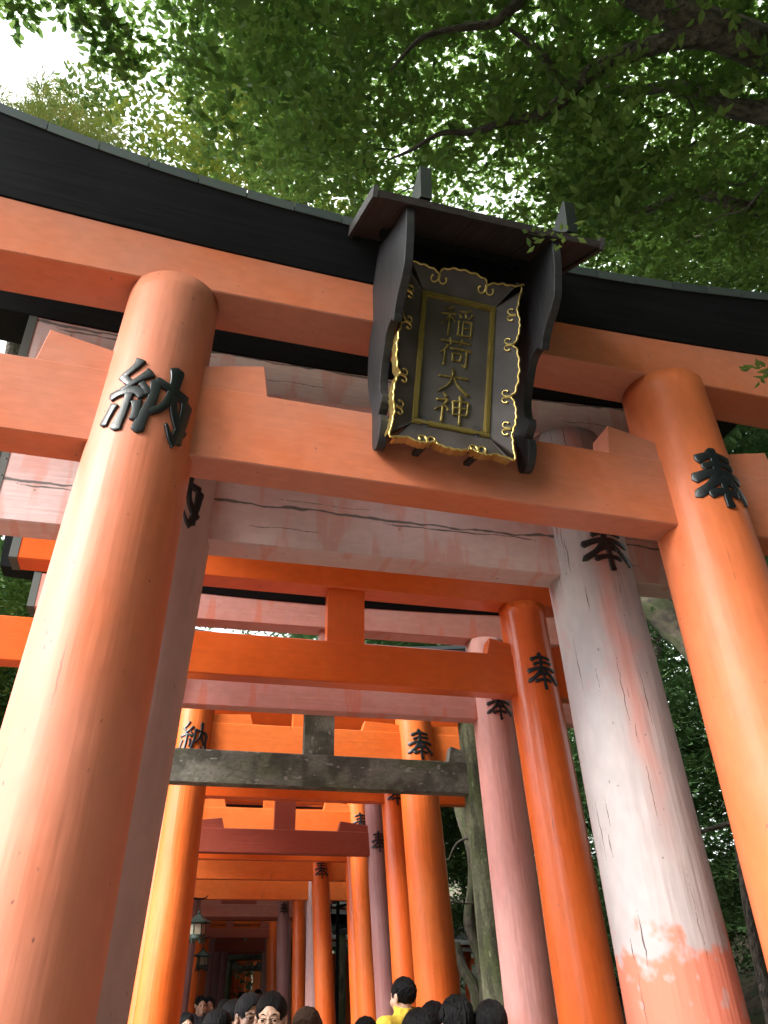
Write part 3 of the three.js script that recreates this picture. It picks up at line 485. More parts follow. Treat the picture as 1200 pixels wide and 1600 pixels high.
/* ───────────── hood and name plaque on the nearest gate ───────────── */
function onGate(o) { o.position.copy(g1.position); o.rotation.copy(g1.rotation); return o; }
{
  const hood = onGate(thing('plaque_hood', 'black wooden hood with two scalloped side boards above and beside the name plaque', 'hood'));
  // side boards: outline in (distance, height), extruded to a board
  const out = [[3.04, 5.76], [3.055, 5.60], [3.09, 5.46], [3.125, 5.36], [3.20, 5.29], [3.28, 5.245], [3.345, 5.18], [3.37, 5.135], [3.40, 5.175], [3.47, 5.185], [3.53, 5.165], [3.60, 5.08], [3.665, 4.98], [3.69, 4.90], [3.685, 4.82], [3.655, 4.785], [3.665, 4.74], [3.72, 4.70], [3.735, 4.685], [3.70, 4.66], [3.695, 4.60], [3.725, 4.53], [3.775, 4.485], [3.82, 4.49], [3.865, 4.53],
    [3.868, 4.80], [3.93, 4.98], [3.965, 5.16], [3.945, 5.32], [3.905, 5.46], [3.812, 5.545], [3.812, 5.86], [3.70, 6.02], [3.62, 6.08], [3.30, 5.88]];
  const bs = new THREE.Shape(); const smooth = new THREE.CatmullRomCurve3(out.slice(0, 31).map(p => V3(p[0], p[1], 0)), false, 'centripetal').getPoints(140);
  smooth.forEach((p, i) => i ? bs.lineTo(-p.x, p.y) : bs.moveTo(-p.x, p.y)); out.slice(31).forEach(p => bs.lineTo(-p[0], p[1])); bs.closePath();
  const bg = new THREE.ExtrudeGeometry(bs, { depth: 0.045, bevelEnabled: true, bevelSize: 0.005, bevelThickness: 0.005, bevelSegments: 2, curveSegments: 6 });
  bg.translate(4, 0, 0); bg.rotateY(-Math.PI / 2); // shape x = 4 - d → z
  for (const u of [1.122, 2.095]) { const g = bg.clone(); g.translate(u, 0, 0); mesh('side_board', g, M.boardw, hood); }
  // sloping roof: boards, fascia, barge boards, two upright end blocks
  const zr = 4 - 3.66, yr = 6.16, zf = 4 - 3.02, yf = 5.775, dx = zf - zr, dy = yf - yr, L = Math.hypot(dx, dy), an = Math.atan2(-dy, dx);
  const place = (g, s, v) => { g.rotateX(an); g.translate(0, yr + dy * s / L + v * Math.cos(an), zr + dx * s / L + v * Math.sin(an)); return g; };
  const x0 = 0.88, x1 = 2.37, nB = 7;
  for (let i = 0; i < nB; i++) { const w = (x1 - x0) / nB; mesh('roof_board', place(box(w - 0.004, 0.028 + (i % 2) * 0.002, L), L / 2, 0.014).translate(x0 + (i + 0.5) * w, 0, 0), M.dkwood, hood); }
  mesh('fascia', place(box(x1 - x0 + 0.02, 0.042, 0.03), L + 0.008, 0.012).translate((x0 + x1) / 2, 0, 0), M.dkwood, hood);
  for (const x of [x0 - 0.012, x1 + 0.012]) mesh('barge_board', place(box(0.03, 0.075, L + 0.03), L / 2 + 0.01, 0.02).translate(x, 0, 0), M.dkwood, hood);
  mesh('roof_sheet', place(box(x1 - x0 + 0.03, 0.012, L - 0.02), L / 2 - 0.02, 0.05).translate((x0 + x1) / 2, 0, 0), M.plate, hood);
  mesh('soffit_rail', place(box(x1 - x0 - 0.3, 0.05, 0.06), L * 0.32, -0.03).translate((x0 + x1) / 2, 0, 0), M.black, hood);
  for (const u of [1.225, 2.215]) {
    const s = new THREE.Shape(); s.moveTo(0, 0.01); s.lineTo(0.26, -0.15); s.lineTo(0.28, 0.11); s.lineTo(0.262, 0.118); s.closePath();
    const g = new THREE.ExtrudeGeometry(s, { depth: 0.07, bevelEnabled: true, bevelSize: 0.003, bevelThickness: 0.003, bevelSegments: 1 }); g.rotateY(-Math.PI / 2); g.translate(u, 5.98, 4 - 3.25);
    mesh('ridge_block', g, M.cap2 || (M.cap2 = std({ color: col(0.012, 0.0125, 0.014), roughness: 0.35 })), hood);
  }
}
M.frameW = std({ map: tex(256, 256, (x, y) => mix3([0.045, 0.034, 0.031], [0.07, 0.056, 0.052], clamp(fbm(x, y, 5, 5, 128, 5) * 1.8 - 0.4))), roughness: 0.5 });
M.goldDim = std({ map: M.goldOld.map, color: col(0.8, 0.8, 0.8), roughness: 0.42, metalness: 0.75 });
{
  const pq = thing('name_plaque', 'framed dark shrine name plaque with gilt border and four carved gold characters', 'plaque');
  // plane of the panel: local x right, y up the panel, z out of it
  const ax = g1.matrixWorld.clone(); const m = new THREE.Matrix4();
  const tilt = Math.atan2(0.235, 0.90);
  const loc = new THREE.Matrix4().makeTranslation(1.536, 5.07, 4 - 3.567).multiply(new THREE.Matrix4().makeRotationX(tilt)).multiply(new THREE.Matrix4().makeRotationZ(-0.035));
  m.multiplyMatrices(ax, loc); m.decompose(pq.position, pq.quaternion, pq.scale);
  const w = 0.505, h = 0.935, iw = w / 2, ih = h / 2;
  mesh('panel', box(w - 0.02, h - 0.02, 0.03, 0, 0, -0.025), M.panel, pq);
  mesh('back_board', box(w + 0.05, h + 0.05, 0.02, 0, 0, -0.055), M.black, pq);
  // gilt rope border: moulding and beads
  const bw = 0.034;
  for (const [a, b, vert, L] of [[0, ih - bw / 2, 0, w], [0, -ih + bw / 2, 0, w], [iw - bw / 2, 0, 1, h - 2 * bw], [-iw + bw / 2, 0, 1, h - 2 * bw]]) {
    const parts = [vert ? box(bw, L, 0.022, a, b, 0) : box(L, bw, 0.022, a, b, 0)];
    const n = Math.floor(L / 0.0125);
    for (let i = 0; i < n; i++) { const s = -L / 2 + (i + 0.5) * L / n; const g = new THREE.BoxGeometry(0.008, bw * 0.72, 0.012); g.rotateZ((vert ? Math.PI / 2 : 0) + 0.45); g.translate(vert ? a : s, vert ? s : b, 0.012); parts.push(g); }
    mesh('gilt_border', merge(parts), M.goldOld, pq);
  }
  const putP = (cx, cy) => (x, y, z) => V3(cx + x, cy + y, -0.0095 + z);
  [['ina', 0.300, 0.235, 0.225], ['ri', 0.080, 0.235, 0.215], ['great', -0.122, 0.225, 0.19], ['spirit', -0.310, 0.24, 0.21]].forEach(([g, y, ww, hh]) =>
    mesh('carved_character', brush(g, ww, hh, 0.012, putP(0.0, y - 0.005)), M.goldDim, pq));
  // flared frame boards with scalloped rims; s along the side, f outwards
  const flare = 0.125, fwd = 0.062;
  const rim = (s, L, kind) => { // cloud scallops along a side, in metres beyond the mean rim
    const q = Math.abs(s) / (L / 2);
    const lobes = kind === 'top' ? [[0, 0.44, 0.050], [0.84, 0.36, 0.030]] : [[0.0, 0.30, 0.040], [0.53, 0.20, 0.034], [0.88, 0.17, 0.024]];
    let v = 0; for (const [c, r, a] of lobes) for (const sg of c ? [-1, 1] : [1]) { const d = Math.abs(s / (L / 2) - c * sg) / r; if (d < 1) v = Math.max(v, a * Math.sqrt(1 - d * d) + 0.004 * Math.cos(d * 15)); }
    return v - 0.008 + 0.02 * sstep(0.86, 1, q);
  };
  const sides = [['top', w, 0, 1], ['bottom', w, 0, -1], ['right', h, 1, 0], ['left', h, -1, 0]];
  for (const [nm, L0, nx, ny] of sides) {
    const half = (nx ? ih : iw), N = 60, LO = 2 * (half + flare);
    const P = (s, f, z) => nx ? V3(nx * (iw + f), s, z) : V3(s, ny * (ih + f), z);
    const inner = [], outer = [];
    for (let i = 0; i <= N; i++) { const q = i / N * 2 - 1; inner.push([q * half, 0]); const e = flare + rim(q * LO / 2, LO, nm); outer.push([q * (half + flare), e]); }
    const pos = [], idx = [], uv = []; const T = 0.018; // front face, back face, inner and outer edges
    const push = (p) => { pos.push(p.x, p.y, p.z); uv.push(p.x * 2, p.y * 2); return pos.length / 3 - 1; };
    const zf = f => f / flare * fwd; const flip = (nx ? nx < 0 : ny > 0);
    const quad = (a, b, c, d) => flip ? idx.push(a, c, b, b, c, d) : idx.push(a, b, c, b, d, c);
    const F = [], B = [];
    for (let i = 0; i <= N; i++) { F.push([push(P(inner[i][0], 0, 0.004)), push(P(outer[i][0], outer[i][1], zf(outer[i][1])))]); B.push([push(P(inner[i][0], 0, -T)), push(P(outer[i][0], outer[i][1], zf(outer[i][1]) - T * 4.2))]); }
    for (let i = 0; i < N; i++) { quad(F[i][0], F[i][1], F[i + 1][0], F[i + 1][1]); quad(B[i][1], B[i][0], B[i + 1][1], B[i + 1][0]); }
    for (const i of [0, N]) i ? quad(F[i][1], F[i][0], B[i][1], B[i][0]) : quad(F[i][0], F[i][1], B[i][0], B[i][1]);
    const board = mesh('frame_board', quadGeo(pos, idx, uv), M.frameW, pq);
    { // gilded edge band
      const p = [], ix = [], u = []; for (let i = 0; i <= N; i++) { const a = P(outer[i][0], outer[i][1] + 0.0015, zf(outer[i][1]) + 0.002), b = P(outer[i][0], outer[i][1] + 0.004, zf(outer[i][1]) - T * 4.3); p.push(a.x, a.y, a.z, b.x, b.y, b.z); u.push(a.x * 3, a.y * 3, b.x * 3, b.y * 3); if (i) { const q = i * 2; ix.push(q - 2, q - 1, q, q - 1, q + 1, q); } }
      mesh('gilt_edge', quadGeo(p, ix, u), M.gold, board);
    }
    // gilt line following the rim, with curls turning inwards
    const line = []; for (let i = 0; i <= N; i++) { const f = outer[i][1] - 0.006; line.push(P(outer[i][0] * (half + f) / (half + flare), f, zf(f) + 0.004)); }
    const tubes = [tube(line, [0.0075, 0.0075], 90, 6)];
    const spots = nx ? [-0.72, -0.33, 0.33, 0.72] : (ny > 0 ? [-0.47, 0.47] : [-0.47, 0.47]);
    for (const q of spots) { // the line turns in at every cusp and curls to both sides
      const s0 = q * (half + flare * 0.75), f0 = flare + rim(q * LO / 2, LO, nm) - 0.006;
      for (const sg of [-1, 1]) {
        const c = [], R0 = nx ? 0.024 : 0.029; const put = (ds, df) => c.push(P(s0 + ds, Math.max(0.006, f0 + df), zf(Math.max(0.006, f0 + df)) + 0.005));
        put(sg * 0.003, 0); put(sg * 0.003, -0.016);
        for (let i = 0; i <= 14; i++) { const th = i / 14 * 4.1, r = R0 * (1 - 0.45 * i / 14); put(sg * (0.003 + R0 - r * Math.cos(th)), -0.028 - r * Math.sin(th)); }
        tubes.push(tube(c, [0.0075, 0.0075, 0.007, 0.0095], 30, 6));
      }
    }
    mesh('gilt_scroll', merge(tubes), M.gold, board);
  }
  // two iron feet that carry the plaque on the tie beam
  for (const x of [-0.17, 0.17]) { const g = merge([box(0.04, 0.20, 0.025, x, -ih - 0.04, 0.0), box(0.04, 0.025, 0.16, x, -ih - 0.135, -0.07), new THREE.OctahedronGeometry(0.06).scale(1, 0.2, 0.8).translate(x, -ih - 0.125, 0.0)]); mesh('support_foot', g, M.boardw, pq); }
}

/* ───────────── foliage ───────────── */
function leafGeo(w, curl, n = 5) { // a pointed leaf folded along its rib, base at the origin, tip at +y, length 1
  const pos = [], idx = [], uv = [];
  for (let i = 0; i <= n; i++) { const t = i / n, hw = w * Math.sin(Math.PI * Math.pow(t, 0.8)) * (1 - 0.25 * t), z = -curl * t * t; for (const s of [-1, 0, 1]) { pos.push(s * hw, t, z + Math.abs(s) * hw * 0.35); uv.push(s * 0.5 + 0.5, t); } }
  for (let i = 0; i < n; i++) for (const j of [0, 1]) { const a = i * 3 + j; idx.push(a, a + 1, a + 3, a + 1, a + 4, a + 3); }
  return quadGeo(pos, idx, uv);
}
const LEAF = { oval: leafGeo(0.28, 0.16, 3), small: leafGeo(0.26, 0.1, 2), needle: leafGeo(0.07, 0.25, 2) };
const leafMat = (rough = 0.55, tr = 0.32) => new THREE.MeshPhysicalMaterial({ color: 0xffffff, roughness: rough, transmission: tr, thickness: 0, side: THREE.DoubleSide, specularIntensity: 0.35 });
const LM = { shade: leafMat(0.5, 0.6), sun: leafMat(0.6, 0.42), wood: leafMat(0.5, 0.35) };
const _q = new THREE.Quaternion(), _e = new THREE.Euler(), _m = new THREE.Matrix4(), _s = new THREE.Vector3(), _c = new THREE.Color();
// sprays: list of {p, r, n, flat}; every spray is a twig end with leaves round it
function crown(name, parent, geo, mat, sprays, size, tones) {
  let tot = 0; for (const s of sprays) tot += s.n;
  const im = new THREE.InstancedMesh(geo, mat, tot); let k = 0;
  for (const s of sprays) {
    const dir = rnd() * Math.PI * 2, droop = rr(-0.35, 0.1), bx = Math.cos(dir), bz = Math.sin(dir), tone = rnd();
    for (let i = 0; i < s.n; i++) {
      let x, y, z, yaw;
      if (geo !== LEAF.needle) { // leaves set left and right along four twigs of the spray
        const tw = i % 4, az = dir + tw * 1.571 + hash(k >> 6, tw, 3) * 0.7, q = (Math.floor(i / 4) + 0.5) / (s.n / 4), l = q * s.r * 1.75, sd = (i >> 2) % 2 ? 1 : -1;
        x = Math.sin(az) * l + gauss() * 0.04 * s.r; z = Math.cos(az) * l + gauss() * 0.04 * s.r; y = (tone - 0.5) * s.r * 0.9 * (s.flat ?? 0.5) * 2 * (0.4 + q) - q * q * s.r * 0.35 + gauss() * 0.12 * s.r; yaw = az + sd * rr(0.5, 1.15) * (1 - q * 0.5);
      } else { x = gauss() * s.r; y = gauss() * s.r * (s.flat ?? 0.5); z = gauss() * s.r; yaw = Math.atan2(x, z) + rr(-0.9, 0.9); }
      const pitch = Math.PI / 2 + rr(-0.5, 0.75) + droop, roll = rr(-0.6, 0.6);
      _e.set(pitch, yaw, roll, 'YXZ'); _q.setFromEuler(_e); const sc = size * rr(0.55, 1.3); _s.set(sc, sc, sc);
      _m.compose(V3(s.p.x + x + bx * y * 0.3, s.p.y + y, s.p.z + z + bz * y * 0.3), _q, _s); im.setMatrixAt(k, _m);
      const a = clamp(tone * 0.6 + rnd() * 0.5), c = mix3(tones[0], tones[1], a), b = rr(0.8, 1.2); _c.setRGB(c[0] * b, c[1] * b, c[2] * b); im.setColorAt(k, _c); k++;
    }
  }
  im.name = name; im.userData.kind = 'stuff'; im.castShadow = im.receiveShadow = true; parent.add(im); return im;
}
function tree(name, label, group) { const t = thing(name, label, 'tree', group); return t; }
const T_dark = [[0.070, 0.145, 0.032], [0.25, 0.38, 0.09]], T_mid = [[0.05, 0.10, 0.022], [0.125, 0.19, 0.04]], T_sun = [[0.10, 0.17, 0.03], [0.26, 0.28, 0.05]], T_ced = [[0.10, 0.19, 0.05], [0.30, 0.27, 0.08]], T_wood = [[0.05, 0.115, 0.045], [0.14, 0.24, 0.085]];
const interp = (pts, x) => { if (x <= pts[0][0]) return pts[0][1]; for (let i = 1; i < pts.length; i++) if (x <= pts[i][0]) return lerp(pts[i - 1][1], pts[i][1], (x - pts[i - 1][0]) / (pts[i][0] - pts[i - 1][0])); return pts[pts.length - 1][1]; };

{ // the big evergreen whose limbs reach over the gates from the right
  const t = tree('evergreen_tree', 'large dark evergreen tree whose limbs spread over the gates from the upper right');
  t.position.set(9.4, gh(9.4, -6.6), -6.6);
  const inv = p => p.clone().sub(t.position);
  const L = pts => pts.map(p => inv(at(...p)));
  mesh('trunk', tube([V3(0, -0.5, 0), V3(-0.1, 2, 0.05), V3(-0.35, 4, 0.1), inv(at(1330, 240, 10.2)), inv(at(1245, 100, 10))], [0.55, 0.45, 0.40, 0.33, 0.26], 40, 16, 0.1), M.bark, t);
  const limb = (pts, r, s = 30) => mesh('limb', tube(L(pts.map(p => [p[0], p[1], p[2] - (p[0] < 1240 ? 1.2 : 0)])), r.map(v => v * 0.9), s, 10, 0.12), M.bark, t);
  limb([[1330, 240, 10.2], [1245, 110, 10], [1160, 62, 9.9], [1080, 30, 9.8], [1000, -12, 9.7], [880, -80, 9.6], [760, -160, 9.6]], [0.28, 0.22, 0.20, 0.18, 0.155, 0.11, 0.05]);
  limb([[1130, 58, 9.85], [1060, 62, 9.7], [960, 92, 9.5], [905, 128, 9.4], [868, 165, 9.3], [835, 182, 9.25], [800, 185, 9.2]], [0.10, 0.095, 0.088, 0.08, 0.07, 0.062, 0.05]);
  limb([[835, 182, 9.25], [790, 190, 9.2], [740, 206, 9.1], [690, 208, 9.0], [640, 236, 8.9], [605, 250, 8.9]], [0.052, 0.042, 0.034, 0.026, 0.018, 0.008]);
  limb([[890, 140, 9.37], [868, 118, 9.3], [845, 84, 9.2], [820, 62, 9.15], [795, 45, 9.1]], [0.05, 0.05, 0.042, 0.03, 0.015]);
  limb([[850, -30, 9.5], [800, 12, 9.3], [775, 34, 9.2], [730, 42, 9.1], [685, 50, 9], [655, 62, 8.9], [610, 110, 8.8]], [0.06, 0.05, 0.045, 0.035, 0.03, 0.024, 0.01]);
  limb([[1330, 240, 10.2], [1230, 180, 10.2], [1150, 170, 10.3], [1060, 135, 10.5], [1000, 140, 10.7], [900, 132, 10.9]], [0.16, 0.13, 0.11, 0.08, 0.06, 0.03]);
  limb([[1240, 330, 10.4], [1150, 172 + 150, 10.5], [1080, 300, 10.7], [1000, 330, 10.9], [940, 320, 11]], [0.10, 0.08, 0.06, 0.04, 0.02]);
  for (let i = 0; i < 20; i++) { const x = rr(420, 1200), y = rr(0, 300), d = rr(9.4, 11), a = rr(-0.7, 0.7) + Math.PI, l = rr(50, 120), k = rr(-24, 24); limb([[x, y, d], [x + Math.cos(a) * l * 0.33, y + Math.sin(a) * l * 0.33 + k, d - 0.1], [x + Math.cos(a) * l * 0.7, y + Math.sin(a) * l * 0.7 + k * 0.4, d - 0.1], [x + Math.cos(a) * l, y + Math.sin(a) * l + rr(0, 26), d - 0.2]], [0.012, 0.009, 0.006, 0.002], 14); }
  const yB = [[-200, -80], [110, -60], [135, 0], [200, 16], [262, 22], [276, 90], [292, 160], [310, 225], [350, 255], [395, 300], [430, 335], [520, 345], [700, 360], [950, 420], [1500, 470]];
  const sp = [];
  let tries = 0; while (sp.length < 1480 && tries++ < 20000) {
    const x = rr(60, 1420), y = rr(-330, 460), lim = interp(yB, x); if (y > lim - 12) continue;
    // a few thin places where sky shows through
    const g = vnoise(x / 46, y / 40, 999, 999, 61) * 0.6 + vnoise(x / 20, y / 20, 999, 999, 62) * 0.4; let keep = g > 0.42 ? 0.9 : 0.13;
    if (x < 400) keep *= sstep(120, 400, x) * 0.6 + 0.3; if (y > lim - 70) keep *= 0.65;
    if (y < -30) keep *= 0.6; if (x > 640 && x < 1000 && y < 260) keep *= 0.92;
    if (rnd() > keep) continue;
    const d = rr(7.9, 12.6) + (x > 1000 ? rr(0, 1.5) : 0); sp.push({ p: inv(at(x, y, d)), r: rr(0.16, 0.32), n: Math.round(rr(34, 62)), flat: 0.45 });
  }
  // the separate tufts in the upper left corner and along the left fringe
  for (const [x, y, n, r] of [[10, 8, 40, 0.13], [28, 22, 26, 0.10], [38, 2, 24, 0.1], [112, 2, 26, 0.1], [150, 20, 40, 0.14], [165, 55, 40, 0.13], [185, 80, 36, 0.12], [150, 70, 14, 0.08], [215, 100, 22, 0.1], [100, 15, 14, 0.08], [130, 5, 30, 0.12], [180, 35, 40, 0.14], [206, 60, 26, 0.11], [172, 100, 10, 0.07], [210, 118, 12, 0.08], [310, 60, 40, 0.16], [325, 130, 40, 0.16], [345, 190, 44, 0.16]])
    sp.push({ p: inv(at(x, y, 8.0)), r, n, flat: 0.6 });
  // the leaves that show largest, one by one, then the rest of the crown
  const lt = [0, 1, 2, 3].map(k => { const m = LM.shade.clone(); const c = mix3(T_dark[0], T_dark[1], k / 3); m.color = col(c[0], c[1], c[2]); return m; });
  const near = sp.filter(s => { const p = s.p.clone().add(t.position).project(camera); return Math.abs(p.x) < 1 && Math.abs(p.y) < 1; }).sort((a, b) => a.p.clone().add(t.position).distanceTo(EYE) - b.p.clone().add(t.position).distanceTo(EYE)).slice(0, 60);
  for (const s of near) for (let i = 0; i < 5; i++) {
    const m = new THREE.Mesh(LEAF.oval, lt[Math.floor(rnd() * 4)]); m.name = 'leaf'; m.castShadow = m.receiveShadow = true; const x = gauss() * s.r, z = gauss() * s.r;
    m.position.set(s.p.x + x, s.p.y - s.r * 0.4 + rr(-0.1, 0.05), s.p.z + z); m.rotation.set(Math.PI / 2 + rr(-0.5, 0.75), Math.atan2(x, z) + rr(-0.9, 0.9), rr(-0.6, 0.6), 'YXZ'); m.scale.setScalar(0.105 * rr(0.85, 1.3)); t.add(m);
  }
  // the crown goes on over the photographer's head and to the right, and unseen sprays added leftwards over the walk shade the nearest gate
  const far = []; const free = p => { const q = p.clone().project(camera); return !(q.z < 1 && Math.abs(q.x) < 1.2 && q.y < 1.2 && q.y > -1); };
  for (let i = 0; i < 1500; i++) { const x = rr(-2.5, 13), z = rr(-5, 13); if (z < 1 && x < -0.5) continue; const p = V3(x, rr(9, 12.5) - Math.max(0, x - 8) * 0.3, z); if (free(p)) far.push({ p: inv(p), r: rr(0.4, 0.6), n: 30, flat: 0.45 }); }
  for (let i = 0; i < 330; i++) { const p = V3(rr(-7.0, 0), rr(9.0, 12.0), rr(-4.0, 1.0)); if (free(p)) far.push({ p: inv(p), r: rr(0.4, 0.6), n: 30, flat: 0.45 }); }
  limb([[760, -160, 10.8], [600, -420, 10.6], [400, -900, 11], [100, -1500, 11]], [0.1, 0.08, 0.05, 0.02]);
  crown('crown', t, LEAF.oval, LM.shade, sp, 0.096, T_dark);
  crown('crown', t, LEAF.oval, LM.shade, far, 0.21, T_dark);
}
// trees standing behind the gates: a stem, limbs and a crown grown from sprays kept inside an outline
function backTree(name, label, base, stem, rad, outline, n, dist, o) {
  const t = tree(name, label); t.position.copy(base); const inv = p => p.clone().sub(t.position);
  mesh('trunk', tube([V3(0, -0.6, 0), ...stem.map(s => inv(at(...s)))], rad, 30, 10, 0.12), o.moss ? M.moss : M.bark, t);
  const sp = []; let tr = 0; const [x0, x1, y0, y1] = outline;
  while (sp.length < n && tr++ < n * 12) { const x = rr(x0, x1), y = rr(y0, y1); const g = vnoise(x / o.gap, y / o.gap, 999, 999, o.s || 5); if (o.keep && rnd() > o.keep(x, y)) continue; if (g < (o.thin ?? 0.35) && rnd() > 0.15) continue; sp.push({ p: inv(at(x, y, rr(dist[0], dist[1]))), r: rr(o.r[0], o.r[1]), n: Math.round(rr(o.n[0], o.n[1])), flat: o.flat ?? 0.5 }); }
  for (const pts of o.limbs || []) mesh('limb', tube(pts.map(p => inv(at(p[0], p[1], p[2]))), pts[0][3], 16, 7, 0.15), o.moss ? M.moss : M.bark, t);
  crown('crown', t, o.geo || LEAF.small, o.mat || LM.wood, sp, o.size, o.tones); return t;
}
const onGround = (px, d) => { const p = at(px, 1560, d); p.y = gh(p.x, p.z) - 0.1; return p; };
const under = (x0, y0, x1, y1) => (x, y) => 1;
backTree('broadleaf_tree', 'pale sunlit loose-leaved tree behind the roof, left of the hood', onGround(60, 19), [[230, 600, 18.5], [470, 330, 18], [440, 200, 18]], [0.3, 0.24, 0.16, 0.06], [150, 560, 30, 400], 330, [15, 19], { gap: 40, thin: 0.40, s: 11, r: [0.3, 0.6], n: [24, 44], size: 0.15, tones: T_sun, mat: LM.sun, geo: LEAF.oval,
  keep: (x, y) => y > 330 - Math.max(0, x - 150) * 1.25 + vnoise(x / 30, y / 30, 999, 999, 3) * 120 ? 0.9 : 0.04, limbs: [[[470, 330, 18, [0.1, 0.07, 0.03]], [430, 285, 17.6], [400, 250, 17.4]], [[560, 345, 17, [0.07, 0.05, 0.03]], [545, 300, 16.8], [520, 270, 16.6]]] });
backTree('cedar_tree', 'feathery yellow-green cedar tree at far left above the black roof edge', onGround(-120, 21), [[0, 700, 21], [40, 400, 21], [60, 190, 21]], [0.35, 0.25, 0.12, 0.03], [-160, 178, 118, 330], 640, [19, 22], { gap: 24, thin: 0.42, s: 12, r: [0.16, 0.3], n: [34, 60], size: 0.2, tones: T_ced, mat: LM.sun, geo: LEAF.needle, flat: 0.9,
  keep: (x, y) => y > 132 + Math.abs(((x + 400) % 62) - 31) * 1.3 + Math.max(0, x - 120) * 0.7 ? 1 : 0 });
backTree('broadleaf_tree', 'thin airy tree against the white sky above the roof at left centre', onGround(-40, 24), [[60, 700, 24], [180, 400, 24], [215, 230, 24]], [0.25, 0.2, 0.1, 0.03], [95, 330, 130, 420], 120, [22, 24], { gap: 22, thin: 0.5, s: 13, r: [0.25, 0.5], n: [12, 26], size: 0.17, tones: T_mid, mat: LM.sun, geo: LEAF.oval });
backTree('broadleaf_tree', 'bright mid-green tree standing behind the roof to the right of the hood', onGround(1010, 17), [[1010, 800, 17], [1010, 430, 16.5], [990, 330, 16]], [0.28, 0.22, 0.14, 0.05], [860, 1240, 230, 520], 420, [14, 18], { gap: 42, thin: 0.42, s: 14, r: [0.3, 0.5], n: [26, 50], size: 0.14, tones: T_mid, mat: LM.sun, geo: LEAF.oval, limbs: [[[1060, 385, 15, [0.04, 0.03, 0.015]], [1090, 370, 14.9], [1130, 372, 14.8]]] });
backTree('mossy_tree', 'old mossy tree with a thick leaning limb, seen between the pale and nearest right pillars', onGround(1240, 12), [[1290, 1300, 11.6], [1200, 1140, 11.2], [1120, 1040, 11], [1068, 985, 11], [1015, 945, 11], [930, 915, 11.2]], [0.42, 0.36, 0.3, 0.27, 0.24, 0.2, 0.12], [880, 1420, 560, 1240], 1200, [11.5, 15], { gap: 52, thin: 0.28, s: 15, moss: 1, r: [0.28, 0.5], n: [36, 64], size: 0.12, tones: T_wood, geo: LEAF.oval, keep: (x, y) => (x > 1000 && x < 1075 && y > 930 && y < 1040) ? 0.12 : 1 });
backTree('understorey_tree', 'dark leafy understorey tree with thin bare stem at the right edge beside the nearest pillar', onGround(1196, 9), [[1183, 1487, 9], [1171, 1424, 9], [1158, 1340, 9], [1140, 1200, 9.2]], [0.06, 0.055, 0.05, 0.045, 0.02], [900, 1420, 1130, 1500], 800, [11, 14.5], { gap: 46, thin: 0.3, s: 16, r: [0.25, 0.45], n: [30, 56], size: 0.11, tones: T_wood, geo: LEAF.oval, limbs: [[[1150, 1284, 9, [0.03, 0.025, 0.015]], [1120, 1292, 9], [1085, 1303, 9]]] });
backTree('twisted_tree', 'twisted grey-green tree with forking roots between the orange and stone pillars', onGround(745, 13), [[757, 1510, 13], [742, 1470, 13], [733, 1440, 13], [742, 1350, 13], [728, 1290, 13], [715, 1240, 13], [700, 1150, 13]], [0.2, 0.12, 0.09, 0.09, 0.1, 0.11, 0.11, 0.1], [640, 800, 1180, 1440], 420, [14, 18], { gap: 34, thin: 0.3, s: 17, moss: 1, r: [0.25, 0.5], n: [40, 70], size: 0.13, tones: [[0.02, 0.055, 0.015], [0.07, 0.13, 0.03]], geo: LEAF.small,
  limbs: [[[712, 1475, 13.2, [0.07, 0.08, 0.1]], [722, 1510, 13.1], [742, 1545, 13], [750, 1590, 13]], [[742, 1307, 12.8, [0.025, 0.02, 0.012]], [716, 1316, 12.8], [700, 1345, 12.8]], [[705, 1408, 12.6, [0.014, 0.012, 0.01]], [730, 1412, 12.6], [752, 1411, 12.6]]] });
backTree('woodland_tree', 'dark woodland tree filling the gap far left between the gates\' beam ends', onGround(-60, 15), [[-60, 1300, 15], [-60, 1000, 15]], [0.3, 0.25, 0.1], [-330, 90, 880, 1300], 420, [13.5, 17], { gap: 40, thin: 0.36, s: 18, r: [0.3, 0.55], n: [36, 60], size: 0.13, tones: T_mid, geo: LEAF.oval });
backTree('woodland_tree', 'dark tree beyond the left of the gate row, glimpsed through slits over the beams', onGround(100, 28), [[100, 1300, 27], [90, 1000, 26]], [0.35, 0.3, 0.1], [60, 560, 930, 1560], 600, [26, 34], { gap: 50, thin: 0.25, s: 19, r: [0.6, 1.0], n: [46, 70], size: 0.26, tones: T_wood, geo: LEAF.small });
backTree('woodland_tree', 'dark tree far behind the right of the gate row', onGround(620, 34), [[620, 1400, 34], [630, 1100, 34]], [0.35, 0.3, 0.1], [440, 900, 900, 1570], 700, [32, 42], { gap: 50, thin: 0.25, s: 20, r: [0.7, 1.2], n: [46, 70], size: 0.3, tones: T_wood, geo: LEAF.small });
backTree('woodland_tree', 'deep shaded tree on the right slope behind the nearest right pillar', onGround(1300, 20), [[1300, 1300, 20], [1290, 900, 20]], [0.4, 0.35, 0.15], [820, 1600, 430, 1560], 1100, [19, 26], { gap: 60, thin: 0.2, s: 21, r: [0.6, 1.0], n: [46, 70], size: 0.27, tones: T_wood, geo: LEAF.small });
